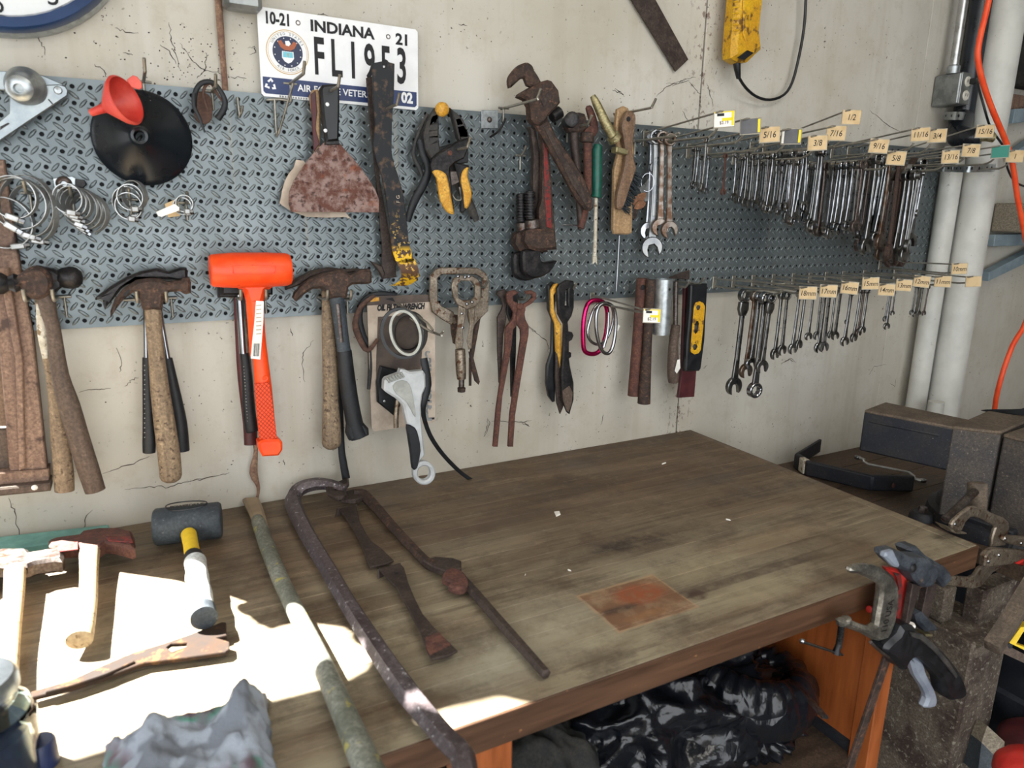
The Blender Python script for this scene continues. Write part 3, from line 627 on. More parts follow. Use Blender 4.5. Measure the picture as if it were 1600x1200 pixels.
tube('shank', pw, [.006, .006, .0048, .0048, .006, .0075], 'clamp_steel', T, flat=.7, nrm=(0, 0, 1), n=10, sm=2)
for p_ in (pw[0], pw[-1]): lathe('ring_end', [(.005, .004), (.0085, .004), (.0095, 0), (.0085, -.004), (.005, -.004), (.005, .004)], p_, (0, 0, 1), 'chrome', T, 18)
T = thing('plastic_hook', 'black plastic clip lying on top of the vise body', 'clip')

V, F = ext([(0, 0), (.10, -.012), (.115, -.008), (.12, .006), (.11, .018), (.095, .018), (.085, .008), (.0, .006)], .006, .001, sm=3)
mk('clip_body', [DP(1540, 643, 1.80)+rt*x*1.05+Vector((0, 0, 1))*(y*.9)+fw*z for x, y, z in V], F, 'black_plastic', T)
# ================================================================== pipes at the right
def vpipe(px, py, rpx, m, lab, d, ztop, zbot, cat='pipe', name='drain_pipe'):
    c = W(px, py, d); r_ = rpx*mpp(c)
    return tag(lathe(name, [(0, 0), (r_, 0), (r_, ztop-zbot), (0, ztop-zbot)], (c.x, -d, zbot), UZ, m, None, 40), lab, cat)
vpipe(1523, 330, 30, 'pvc', 'large white plastic drain pipe against the wall', .08, 2.7, 0)
vpipe(1478, 330, 16.5, 'pvc', 'slimmer white pipe just left of the large drain pipe', .035, ZO+.02, 0)
vpipe(1461, 642, 12.5, 'pvc', 'short capped white pipe stub at the foot of the drain pipe', .12, W(1461, 628, .12).z, .76, name='pipe_stub')
T = thing('vent_pipe_elbow', 'black plastic vent pipe with elbow left of the large drain pipe', 'pipe')
c = W(1518, 100, .03); lathe('riser', [(0, 0), (.029, 0), (.029, 1), (0, 1)], (c.x, -.03, W(1503, 190, .03).z), UZ, 'abs_black', T, 28)
e0 = W(1497, 205, .05); tube('elbow', [W(1503, 185, .035), W(1499, 200, .05), W(1500, 213, .07), W(1512, 216, .10), W(1532, 214, .13)], [.033, .034, .034, .03, .026], 'abs_black', T, n=20)
tube('brass_nipple', [W(1528, 214, .13), W(1541, 214, .15), W(1552, 215, .16)], [.014, .012, .0135], 'brass', T, n=16, sm=1)
def strap(name, lab, pts, wd, nh):
    T = thing(name, lab, 'strap'); P = cr([tuple(p) for p in pts], 6, False); V = []; F = []
    for p in P: V += [Vector(p)+UZ*wd/2, Vector(p)-UZ*wd/2, Vector(p)-UZ*wd/2+Vector((0, .0015, 0)), Vector(p)+UZ*wd/2+Vector((0, .0015, 0))]
    for i in range(len(P)-1):
        for k in range(4): F.append((4*i+k, 4*i+(k+1) % 4, 4*i+4+(k+1) % 4, 4*i+4+k))
    mk('band', V, F, 'zinc', T, .8)
    for k in range(nh):
        p = Vector(P[int((k+.5)*(len(P)-1)/nh)]); lathe('strap_hole', [(0, .0006), (.0042, .0006), (.0045, 0)], p, NY, 'ink', T, 10)
strap('pipe_strap', 'perforated galvanized strap holding the two white drain pipes to the wall', [W(1463, 262, .02), W(1474, 262, .075), W(1490, 263, .085), W(1508, 263, .15), W(1530, 263, .165), W(1552, 262, .14), W(1563, 260, .08)], .022, 14)
strap('pipe_strap', 'short perforated strap holding the black vent pipe below the outlet box', [W(1476, 181, .0), W(1487, 181, .075), W(1500, 181, .09), W(1512, 182, .04)], .022, 4)
T = thing('outlet_box', 'grey steel outlet box on a metal conduit beside the drain pipe', 'outlet')
ob = W(1498, 137, .065); xa = W(1499, 137, .065).x; xb = xa+.052; bx_ = (xa+xb)/2
box('box_body', (bx_, -.025, ob.z), (.052, .082, .088), 'box_steel', T, bev=.005)
box('cover_plate', (bx_, -.067, ob.z), (.050, .003, .086), 'box_steel', T, bev=.002)
for dz_ in (.019, -.019):
    sk = lathe('socket', [(0, .003), (.013, .003), (.0145, .001), (.0145, 0)], (bx_+.004, -.0685, ob.z+dz_), NY, 'outlet_white', T, 20)
    for dx_ in (-.005, .005): box('slot', (bx_+.004+dx_, -.0718, ob.z+dz_+.001), (.0018, .001, .008), 'ink', sk, bev=0)
tube('conduit', [Vector((bx_-.012, -.03, ob.z+.044)), Vector((bx_-.012, -.03, 2.7))], .0125, 'emt', T, n=16, sm=1)
lathe('connector', [(.013, 0), (.018, 0), (.018, .02), (.013, .024)], (bx_-.012, -.03, ob.z+.044), UZ, 'zinc', T, 16)
T = thing('power_cord', 'thin black power cord plugged into the outlet box and looping down right', 'cord')
s0 = Vector((bx_+.004, -.072, ob.z+.019))
box('plug', s0+Vector((.012, -.012, 0)), (.024, .022, .016), 'cord_black', T)
tube('cable', [s0+Vector((.03, -.016, 0)), W(1527, 128, .12), W(1537, 165, .16), W(1548, 200, .16), W(1566, 226, .16), W(1573, 245, .16), W(1574, 262, .15), W(1585, 283, .12), W(1604, 292, .1), W(1640, 300, .1)], .0032, 'cord_black', T, n=8)
o = tube('extension_cord', [W(x, y, .22) for x, y in [(1552, -60), (1545, 0), (1531, 60), (1528, 92), (1536, 130), (1552, 175), (1573, 225), (1583, 262), (1590, 310), (1602, 370), (1612, 430), (1604, 500), (1582, 540), (1563, 595)]]+[W(1554, 640, .20), W(1552, 700, .15)], .0075, 'cord_orange', n=12)
tag(o, 'orange extension cord hanging down beside the large drain pipe', 'cord')
# shelf at the far right
T = thing('shelf_bracket', 'blue-grey steel shelf bracket right of the drain pipe, carrying a timber', 'bracket', 'steel shelf brackets by the drain pipe')
def strip(name, pts, d, t_, m, T): return prism(name, pts, d, t_, m, T, .001)
strip('arm', q('U 360,222 700,212 700,270 352,282'), .02, .03, 'blue_steel', T); strip('brace', q('U 330,415 545,305 700,235 700,290 560,350 325,462'), .02, .03, 'blue_steel', T)
T = thing('shelf_bracket', 'upper blue-grey steel bracket at the right edge, above the timber bracket', 'bracket', 'steel shelf brackets by the drain pipe')
strip('arm', q('T 462,570 700,550 700,615 448,645'), .02, .03, 'blue_steel', T); strip('brace', q('T 468,790 540,735 700,660 700,700 560,770 470,830'), .02, .03, 'blue_steel', T)
T = thing('timber_beam', 'sawn square timber end resting on the blue-grey bracket', 'timber')
c0, c1 = W(1560, 317, .03), W(1640, 362, .03)
box('beam', ((c0.x+c1.x)/2+.05, -.1, (c0.z+c1.z)/2), (c1.x-c0.x, .22, (c0.z-c1.z)), 'grey_wood', T, bev=.006)
o = box('timber_board', ((c0.x)+.05, .0, W(1580, 160, .0).z), (.30, .03, .045), 'frame_wood'); tag(o, 'reddish board lying on the upper bracket at the right edge', 'timber')
o = box('speaker_box', (W(1610, 60, .02).x+.12, -.03, W(1600, 70, .0).z), (.3, .09, .26), 'dark_cloth', bev=.01); tag(o, 'black box on the upper shelf at the right edge', 'box')
# ================================================================== on the wall, top row
T = thing('wall_clock', 'round wall clock with dark blue rim at the top left corner', 'clock')
p1, p2, p3 = W(22, 48, .03), W(105, 33, .03), W(152, 3, .03)
def ccirc(a, b, c):
    ax, ay, bx, by, cx, cy = a.x, a.z, b.x, b.z, c.x, c.z; d = 2*(ax*(by-cy)+bx*(cy-ay)+cx*(ay-by))
    ux = ((ax*ax+ay*ay)*(by-cy)+(bx*bx+by*by)*(cy-ay)+(cx*cx+cy*cy)*(ay-by))/d; uy = ((ax*ax+ay*ay)*(cx-bx)+(bx*bx+by*by)*(ax-cx)+(cx*cx+cy*cy)*(bx-ax))/d
    return ux, uy, math.hypot(ax-ux, ay-uy)
ux_, uz_, rc = ccirc(p1, p2, p3); oc = Vector((ux_, WY, uz_)); rc = min(rc, .2)
oc.x = p1.x-.005 if rc == .2 else oc.x; oc.z = p1.z+rc if rc == .2 else oc.z
lathe('rim', [(rc, 0), (rc, .035), (rc-.006, .045), (rc-.020, .043), (rc-.024, .034), (rc-.024, .012)], oc, NY, 'clock_blue', T, 64)
lathe('silver_ring', [(rc+.003, 0), (rc+.003, .02), (rc, .026)], oc, NY, 'zinc', T, 64)
lathe('dial', [(0, .02), (rc-.02, .02)], oc, NY, 'clock_face', T, 48)
for h in range(1, 13):
    a = math.pi/2-h*math.pi/6; text(str(h), .042, oc+Vector((math.cos(a)*(rc-.042), -.0205, math.sin(a)*(rc-.042))), UX, UZ, 'ink', T, 'numeral', xs=.9)
box('hour_hand', oc+Vector((.02, -.026, .03)), (.008, .001, .09), 'ink', T, Matrix.Rotation(.6, 3, 'Y')); box('minute_hand', oc+Vector((-.03, -.028, .05)), (.006, .001, .13), 'ink', T, Matrix.Rotation(-.5, 3, 'Y'))
T = thing('junction_box', 'small grey steel junction box at the top edge above the licence plate', 'box')
c = W(378, 2, .02); box('box_body', c+Vector((0, 0, .02)), (.062, .04, .07), 'box_steel', T, bev=.008); cyl('conduit', c+Vector((0, 0, .05)), c+Vector((0, 0, .8)), .011, 'emt', T)
o = prism('steel_strip', q('o 965,-34 1005,-34 1075,93 1055,112'), -.008, .004, 'brown_steel', bev=.0006); tag(o, 'dark steel strip fixed slantwise to the wall above the pegboard', 'strip')
# licence plate
T = thing('license_plate', 'white state license plate above the pegboard, lettered INDIANA FL1953', 'sign')
a, b, c, d = [W(x, y, .004) for x, y in [(400, 17), (651, 47), (655, 172), (409, 143)]]
ex = (b-a+c-d).normalized(); ez = Vector((-ex.z, 0, ex.x)); pc = (a+b+c+d)/4; pw_, ph_ = .2985, .1475
def PL(x, y, l=0): return pc+ex*((x-.5)*pw_)+ez*((.5-y)*ph_)+NY*l       # plate coordinates, 0..1 from the top left
def platepoly(name, P, m, l, th=.0008, holes=()):
    V, F = ext([((x-.5)*pw_, (.5-y)*ph_) for x, y in P], th, 0, [[((x-.5)*pw_, (.5-y)*ph_) for x, y in h] for h in holes]); return mk(name, [pc+ex*x+ez*y+NY*(z+l) for x, y, z in V], F, m, T, 0)
rc_ = [(.015, 0), (.985, 0), (1, .03), (1, .97), (.985, 1), (.015, 1), (0, .97), (0, .03)]
platepoly('plate', rc_, 'plate_white', 0, .0016)
text('INDIANA', .0262, PL(.505, .135), ex, ez, 'ink', T, xs=1.1, off=.0009, lift=.0016)
text('10-21', .027, PL(.115, .115), ex, ez, 'ink', T, xs=.74, off=.001, lift=.0016); text('21', .027, PL(.895, .155), ex, ez, 'ink', T, xs=1.05, off=.001, lift=.0016)
for k, ch in enumerate('FL1953'): text(ch, .089, PL(.352+k*.107, .495, .0), ex, ez, 'ink', T, 'raised_character', xs=.50, off=.0019, lift=.0018)
platepoly('blue_band', [(.012, .775), (.988, .775), (.988, .94), (.975, .965), (.025, .965), (.012, .94)], 'navy', .0012)
text('AIR FORCE VETERAN', .0165, PL(.47, .87, .001), ex, ez, 'plate_white', T, xs=.98, off=.0003, lift=.0016); text('02', .026, PL(.92, .865, .001), ex, ez, 'plate_white', T, xs=.9, off=.0012, lift=.0016)
for k in range(3):
    a_ = math.pi/2+k*2*math.pi/3; cc_ = (.055, .86); rr_ = .011
    pts_ = [(cc_[0]+(rr_*math.cos(a_+t)*s_)/pw_, cc_[1]-(rr_*math.sin(a_+t)*s_)/ph_) for t, s_ in ((-.7, .75), (-.1, 1.05), (.75, .7), (.6, .38), (-.1, .65), (-.6, .42))]
    platepoly('recycling_arrow', pts_, 'plate_white', .0018, .0004)
sc0 = (.165, .47)
def disc(r_, m, l, n=40): platepoly('seal_disc', [(sc0[0]+r_*math.cos(t*2*math.pi/n)/pw_, sc0[1]+r_*math.sin(t*2*math.pi/n)/ph_) for t in range(n)], m, l, .0004)
TP = T; T = bpy.data.objects.new('seal', None); COL.objects.link(T); T.parent = TP
disc(.0375, 'gold', .0011); disc(.0362, 'plate_white', .0014); disc(.0345, 'gold', .0016); disc(.0338, 'plate_white', .0018); disc(.0265, 'seal_navy', .0021)
for word, a0_, a1_, flip in (('UNITED STATES', 150, 30, 1), ('AIR FORCE', 235, 305, -1)):
    for k, ch in enumerate(word):
        t = math.radians(a0_+(a1_-a0_)*k/(len(word)-1)); o_ = pc+ex*((sc0[0]-.5)*pw_+.0302*math.cos(t))+ez*((.5-sc0[1])*ph_+.0302*math.sin(t))
        rad = ex*math.cos(t)+ez*math.sin(t); tan = ex*math.sin(t)-ez*math.cos(t); text(ch, .0062, o_, tan*flip, rad*flip, 'ink', T, lift=.0026)
for k in range(12):
    t = k*math.pi/6+.26; x, y = sc0[0]+.0232*math.cos(t)/pw_, sc0[1]+.0232*math.sin(t)/ph_
    platepoly('seal_star', [(x+.0011*math.cos(s_)/pw_, y+.0011*math.sin(s_)/ph_) for s_ in (0, 1.26, 2.5, 3.77, 5)], 'plate_white', .0025, .0003)
def sealpoly(P, m, l): platepoly('seal_emblem', [(sc0[0]+x/pw_, sc0[1]+y/ph_) for x, y in P], m, l, .0004)
sealpoly([(-.010, -.001), (.010, -.001), (.0105, .010), (.006, .016), (0, .019), (-.006, .016), (-.0105, .010)], 'plate_white', .0026)
sealpoly([(-.0085, .000), (.0085, .000), (.009, .009), (-.009, .009)], 'sky_blue', .003)
sealpoly([(-.017, -.016), (-.011, -.019), (-.006, -.012), (0, -.015), (.006, -.012), (.011, -.019), (.017, -.016), (.012, -.007), (.005, -.003), (-.005, -.003), (-.012, -.007)], 'eagle_brown', .0027)
sealpoly([(-.004, -.018), (.003, -.019), (.006, -.014), (.002, -.010), (-.003, -.011)], 'plate_white', .003); sealpoly([(-.001, .002), (.001, .002), (.0005, .008), (-.0005, .008)], 'gold', .0034)
T = TP
for k in range(34): 
    if k % 3: platepoly('barcode_bar', [(.1+k*.0052, .975), (.1+k*.0052+.003, .975), (.1+k*.0052+.003, .995), (.1+k*.0052, .995)], 'ink', .0012, .0003)
for x in (.235, .80): lathe('mounting_hole', [(.0025, .0012), (.0042, .0014), (.0046, .0008)], PL(x, .12 if x < .5 else .135), NY, 'worn_steel', T, 16)
# ---- hooks
def peg_hook(tx, ty, L, lab, drop=.018, r_=.0028, side=0., stub=True, name='peg_hook', pre=None):
    """wire hook: tip seen at (tx, ty) and L out from the board; runs back level to a hole"""
    T = thing(name, lab, 'hook', 'wire hooks in the pegboard'); p = W(tx, ty, L); X, z = p.x, p.z-drop
    P = [Vector((X-side, .006, z)), Vector((X-side, -.006, z)), Vector((X-side*.4, -(L-.022), z+.001)), Vector((X-side*.1, -(L-.012), z+.004)), p]
    tube('wire', P, r_, 'wire', T, n=8, sm=3)
    if stub: tube('stay', [Vector((X-side, -.004, z)), Vector((X-side, -.0042, z-.012)), Vector((X-side, -.0045, z-.03))], r_*.8, 'wire', T, n=7); tube('cross_bar', [Vector((X-side-.012, -.005, z)), Vector((X-side+.012, -.005, z))], r_*.8, 'wire', T, n=7, sm=1)
    return T
for a in [(225, 91, .12, 'wire hook carrying the red funnel, its bent tip pointing up'), (337, 116, .075, 'wire hook carrying the black rubber straps'), (476, 96, .13, 'empty wire hook in front of the license plate seal'),
          (531, 117, .12, 'wire hook through the black scraper handle'), (624, 146, .13, 'wire hook through the rusty flat pry bar'), (845, 139, .16, 'wire hook in front of the tilted pipe wrench'), (1025, 154, .14, 'long wire hook carrying the two wooden brushes'),
          (925, 180, .10, 'wire hook carrying the ring-headed breaker bar'), (735, 215, .12, 'wire hook holding the clamps with yellow grips'), (822, 228, .03, 'short wire hook beside the red pipe wrench'),
          (201, 294, .05, 'wire hook carrying the small hose clamps'), (292, 300, .05, 'wire hook carrying the tagged hose clamp'), (36, 282, .07, 'wire hook carrying the large hose clamps'), (108, 290, .05, 'wire hook carrying the medium hose clamps'),
          (762, 438, .06, 'wire hook carrying the locking pliers'), (826, 458, .05, 'wire hook carrying the pincers'), (900, 443, .07, 'wire hook carrying the tin snips'), (1100, 434, .10, 'wire hook carrying the level and flat files'), (1078, 439, .09, 'wire hook through the galvanized tube')]:
    peg_hook(*a)
T = thing('peg_hook', 'empty wire hook with long stay under the license plate', 'hook', 'wire hooks in the pegboard')
tube('wire', [W(416, 156, .01), W(437, 155, .012), W(455, 158, .015)], .0022, 'wire', T, n=7, sm=1); tube('stay', [W(429, 155, .012), W(432, 206, .01), W(436, 206, .012), W(458, 130, .05)], .0022, 'wire', T, n=7, sm=2)
T = thing('peg_hook', 'short empty wire hook right of the rubber straps', 'hook', 'wire hooks in the pegboard')
tube('wire', [W(371, 152, .012), W(375, 183, .012), W(379, 165, .02)], .0024, 'wire', T, n=7, sm=2)
for (x, y, lab) in [(768, 188, 'small clear wall hook in the top row right of the clamps')]:
    T = thing('hook_plate', lab, 'hook'); prism('plate', [(x-16, y-16), (x+10, y-16), (x+10, y+13), (x-16, y+13)], .003, .003, 'zinc', T); lathe('screw', [(0, .004), (.004, .003), (.006, 0)], W(x-3, y-1, .005), NY, 'worn_steel', T, 12)
    tube('wire', [W(x-2, y+26, .02), W(x+12, y+16, .012), W(x+22, y-3, .012)], .0024, 'dark_steel', T, n=7)
def prongs(x1, x2, y, d, lab, drop=14):
    T = thing('tool_hook', lab, 'hook', 'two-pronged tool hooks in the pegboard')
    for x in (x1, x2):
        p = W(x, y, d); tube('prong', [Vector((p.x, -.001, p.z-.022)), Vector((p.x, -d*.75, p.z-.020)), Vector((p.x, -d*.93, p.z-.015)), p], .003, 'wire', T, n=8, sm=3)
    a, b = W(x1, y+16, .003), W(x2, y+16, .003); z = W(x1, y, d).z-.022
    tube('back_wire', [Vector((a.x-.02, -.004, z)), Vector((W(x2, y, d).x+.02, -.004, z))], .0026, 'wire', T, n=8, sm=1)
    tube('stay', [Vector((W(x2, y, d).x+.01, -.004, z)), Vector((W(x2, y, d).x+.01, -.005, z-.035))], .0022, 'wire', T, n=8, sm=1)
prongs(36, 81, 452, .078, 'two-pronged hook holding the ball peen hammers'); prongs(213, 259, 455, .075, 'two-pronged hook holding the wooden and black claw hammers')
prongs(376, 416, 452, .085, 'two-pronged hook holding the orange dead blow hammer'); prongs(512, 549, 453, .075, 'two-pronged hook holding the grey fibreglass claw hammer')
# ---- galvanized tensioner bracket
T = thing('tensioner_bracket', 'galvanized V-shaped bracket arm with stepped pulley at the left end', 'bracket')
prism('arm', q('Y -400,1330 0,1035 430,745 905,430 915,360 880,300 800,275 560,285 480,370 130,380 120,660 0,760 -200,880 -400,1000'), .03, .006, 'galv', T, .0015)
prism('top_arm', q('Y -400,90 0,95 250,100 560,150 860,285 560,300 480,350 -400,350'), .024, .004, 'galv', T, .001)
c = W(41, 135, .03); lathe('pulley', [(0, 0), (.027, 0), (.029, .004), (.026, .010), (.0255, .016), (.023, .020), (.0225, .026), (.019, .030), (.0185, .036), (.012, .041), (.007, .041), (.006, .034), (0, .034)], c, (-.18, -1, -.22), 'zinc', T, 36)
lathe('rivet', [(0, .003), (.005, .002), (.0062, 0)], W(90.5, 141, .034), NY, 'zinc', T, 16); prism('slot', q('Y 640,475 655,470 710,530 700,542'), .0335, .001, 'ink', T, 0); prism('slot', q('Y 0,840 110,785 130,800 0,885'), .0335, .001, 'dark_steel', T, 0)
# ---- funnels
T = thing('funnel', 'wide black plastic funnel hanging spout-forward behind the red funnel', 'funnel')
c = W(223, 216, .022); rr_ = 77*(W(224, 216, .022)-W(223, 216, .022)).length
lathe('bowl', [(rr_, 0), (rr_+.002, .002), (rr_, .005), (rr_*.9, .010), (rr_*.6, .024), (.018, .046), (.013, .052), (.0125, .064), (.0085, .065), (.008, .03), (rr_*.6, .018), (rr_-.003, .002), (rr_, 0)], c, (-.10, -1, -.02), 'black_funnel', T, 64)
text('Co', .013, W(237, 163, .034), UX+UZ*-.25, UZ+UX*.25, 'plate_white', T, 'moulded_letters', lift=.004)
T = thing('funnel', 'small red plastic funnel hanging in front of the black funnel', 'funnel')
rim = W(197, 156, .10); tip = W(143, 176, .062); ax = (tip-rim).normalized(); h_ = (tip-rim).length; r1 = 41*(W(198, 156, .1)-W(197, 156, .1)).length
lathe('bowl', [(r1-.002, -.001), (r1, 0), (r1+.0015, .002), (r1, .004), (r1*.96, .008), (.011, h_*.55), (.0075, h_*.62), (.0055, h_), (.004, h_), (.006, h_*.6), (.009, h_*.52), (r1*.93, .007), (r1-.002, -.001)], rim, ax, 'red_plastic', T, 48)
prism('hanging_tab', q('A 790,500 830,470 858,480 885,515 890,550 870,560 820,545'), .10, .003, 'red_plastic', T)
# ---- rubber straps
T = thing('leather_holster', 'brown leather flap hanging behind the black rubber straps', 'holster'); prism('flap', q('A 1240,570 1300,590 1325,640 1325,740 1290,775 1240,765 1215,720 1225,620'), .022, .004, 'leather', T, .001, sm=2)
T = thing('rubber_strap', 'pair of black rubber straps looped over a hook with frayed ends', 'strap')
wtube('loop', [(305, 172, 3), (305, 145, 4.2), (315, 130, 4.4), (330, 128, 4), (341, 137, 4), (351, 155, 4.5), (350, 170, 4.8), (340, 186, 5)], .045, 'black_rubber', T, flat=.6)
wtube('tail', [(303, 145, 3), (303, 165, 3.4), (312, 185, 3), (320, 207, 1.5)], .05, 'black_rubber', T, flat=.5)
wtube('inner_loop', [(326, 174, 2), (318, 150, 2.6), (320, 136, 2.6), (330, 131, 2.4), (340, 148, 2.4), (352, 163, 2)], .04, 'leather', T, flat=.7)
# ---- hose clamps
def band_loop(c, rx, ry, wd, m, T, yaw_=.5, th=.0013, rot=0.):
    V = []; N = 40
    for i in range(N):
        a = 2*math.pi*i/N
        for s_, e in ((-1, 0), (1, 0), (1, th), (-1, th)):
            x, z = (rx+e)*math.cos(a), (ry+e)*math.sin(a); x, z = x*math.cos(rot)-z*math.sin(rot), x*math.sin(rot)+z*math.cos(rot)
            V.append(Vector(c)+Vector((x*math.cos(yaw_)-s_*wd/2*math.sin(yaw_), -x*math.sin(yaw_)-s_*wd/2*math.cos(yaw_), z)))
    F = [(4*i+k, 4*i+(k+1) % 4, 4*((i+1) % N)+(k+1) % 4, 4*((i+1) % N)+k) for i in range(N) for k in range(4)]
    return mk('band', V, F, m, T, .6)
def hose_clamp(px, py, rx, ry, d, yaw_, ang, lab, grp, wd=.011, hs=.022):
    T = thing('hose_clamp', lab, 'hose clamp', grp); c = W(px, py, d); s_ = mpp(c); band_loop(c, rx*s_/math.cos(yaw_), ry*s_, wd, 'clamp_steel', T, yaw_)
    a = math.radians(ang); p = c+Vector((math.cos(a)*rx*s_, -.004, -math.sin(a)*ry*s_)); R_ = Matrix.Rotation(a-math.pi/2+.25, 3, 'Y')
    box('screw_housing', p, (hs*.75, wd*1.1, .009), 'clamp_steel', T, R_, .002)
    tube('screw', [p+R_ @ Vector((hs*.3, -.002, 0)), p+R_ @ Vector((hs*.62, -.002, 0))], .0042, 'chrome', T, n=6, sm=1)
for i, a in enumerate([(22, 308, 37, 38, .055, .3, 100), (30, 318, 46, 46, .045, .35, 112), (44, 322, 44, 56, .035, .5, 96), (52, 333, 38, 52, .03, .55, 88), (8, 348, 46, 46, .03, .3, 70)]):
    hose_clamp(*a, ['large hose clamp nearest the viewer on the leftmost hook', 'second large hose clamp on the leftmost hook, just behind the front one', 'large hose clamp in the middle of the leftmost bunch', 'large hose clamp hindmost in the leftmost bunch, reaching furthest right', 'large hose clamp hanging lowest left in the leftmost bunch'][i], 'large hose clamps on the leftmost hook', .012, .026)
for i in range(6): hose_clamp(107+i*6.5, 310+i*4.5, 24+i*.6, 27+i, .055-i*.006, .35+.06*i, 86+i*6, 'medium hose clamp, '+['nearest the viewer', 'second from the front', 'third from the front', 'fourth from the front', 'fifth from the front', 'hindmost'][i]+', in the bunch left of the black funnel', 'medium hose clamps left of the black funnel', .010, .02)
for i, a in enumerate([(204, 308, 19, 21, .05, .3, 75), (202, 322, 20, 22, .042, .35, 85), (210, 305, 17, 24, .036, .7, 100), (200, 316, 22, 26, .03, .4, 70)]):
    hose_clamp(*a, 'small hose clamp, '+['front one', 'second one', 'third one', 'rear one'][i]+' of the bunch below the black funnel', 'small hose clamps below the black funnel', .009, .016)
hose_clamp(289, 318, 13, 14, .05, .3, 80, 'tiny hose clamp with a paper tag, right of the small bunch', 'tiny hose clamps right of the bunch', .009, .014); hose_clamp(286, 322, 14, 14, .04, .4, 60, 'tiny hose clamp behind the tagged one', 'tiny hose clamps right of the bunch', .009, .014)
o = prism('paper_tag', q('B 975,285 1090,235 1120,255 1120,275 1010,315 990,310'), .062, .0008, 'tag_white', bev=0); tag(o, 'small white paper tag hanging on the tiny hose clamp', 'tag')
o = prism('cardboard_scrap', q('B 1030,235 1110,200 1125,310 1050,318'), .03, .001, 'tag_tan', bev=0); tag(o, 'tan cardboard scrap behind the tiny hose clamp', 'tag')
T = thing('angle_plate', 'small galvanized square plate with hole above the medium hose clamps', 'plate')
prism('plate', q('B 330,75 450,62 472,75 470,155 345,160'), .012, .003, 'zinc', T, .0006); lathe('boss', [(.004, 0), (.005, .005), (.009, .004), (.012, 0)], W(100, 287, .0135), NY, 'worn_steel', T, 20); prism('latch', q('B 470,80 530,85 540,115 520,135 490,130 490,165 470,155'), .012, .006, 'dark_steel', T)
# ---- scrapers
T = thing('taping_knife', 'wide tan-edged scraper with red and wood handle, behind the black-handled one', 'scraper')
prism('blade', q('F 180,270 170,230 200,100 260,10 330,-40 640,340 620,352 350,350'), .022, .0015, 'card', T, .0004, sm=2); prism('handle', q('E 572,600 590,565 625,560 640,600 635,930 600,955 605,880 600,780 580,660'), .026, .014, 'wood_light', T, .003); prism('red_scale', q('E 580,590 612,565 622,700 612,800 637,900 600,950 592,800'), .033, .003, 'maroon', T, .001)
T = thing('taping_knife', 'rusty wide drywall scraper with black riveted handle', 'scraper')
prism('blade', [(x, y) for x, y in [(507, 222), (529, 222), (538, 233), (552, 248), (565, 264), (577, 281), (587, 298), (592, 312), (592, 332), (454, 331), (451, 318), (452, 300), (458, 284), (468, 268), (480, 251), (494, 234)]], .045, .0016, 'scraper_rust', T, .0004)
prism('handle', q('E 635,560 650,533 735,528 757,548 757,700 752,880 675,890 655,760'), .047, .017, 'black_plastic', T, .004, sm=1); prism('tang', q('E 672,885 755,878 760,905 668,905'), .047, .010, 'dark_steel', T, .001)
for x, y in ((511.5, 163), (508.5, 204)): lathe('rivet', [(0, .0015), (.003, .001), (.0035, 0)], W(x, y, .0555), NY, 'plate_white', T, 12)
# ---- pry bars
T = thing('flat_bar', 'brown steel flat pry bar hanging behind the black one', 'pry bar')
prism('bar', [(572, 122), (583, 119), (587, 200), (593, 280), (600, 320), (607, 360), (613, 390), (619, 406), (618, 433), (597, 436), (595, 425), (597, 390), (592, 330), (586, 270), (578, 200)], .026, .005, 'brown_steel', T, .001); prism('claw', q('F 790,655 830,672 872,690 892,740 880,790 850,730'), .03, .01, 'brown_steel', T, .002)
T = thing('flat_bar', 'black flat pry bar with chipped yellow paint at its hooked end', 'pry bar')
prism('bar', [(581, 99), (597, 96), (598, 106), (602, 106), (603, 96), (616, 100), (615, 145), (612, 190), (611, 237), (615, 257), (620, 270), (629, 300), (634, 336), (638, 377), (644, 400), (649, 408), (640, 412), (622, 411), (616, 402), (612, 386), (608, 350), (602, 305), (596, 275), (587, 250), (582, 225), (586, 195), (582, 150)], .06, .006, 'prybar_paint', T, .0012)
V = []; F = []; path = [((617, 405), (646, 404), .06), ((621, 412), (651, 412), .060), ((626, 422), (654, 420), .064), ((627, 432), (655, 431), .074), ((624, 439), (651, 438), .090), ((616, 444), (643, 444), .104), ((608, 446), (632, 447), .110)]
for a, b, d_ in path:
    for dd, x, y in ((-.003, a[0], a[1]), (-.003, b[0], b[1]), (.003, b[0], b[1]), (.003, a[0], a[1])): V.append(W(x, y, d_+dd))
for i in range(len(path)-1):
    for k in range(4): F.append((4*i+k, 4*i+(k+1) % 4, 4*i+4+(k+1) % 4, 4*i+4+k))
F += [(0, 1, 2, 3), tuple(len(V)-1-k for k in range(4))]; mk('claw', V, F, 'prybar_paint', T, .5)
text('F G', .010, W(622, 311, .0635), UZ, -UX, 'card', T, 'stamped_letters')
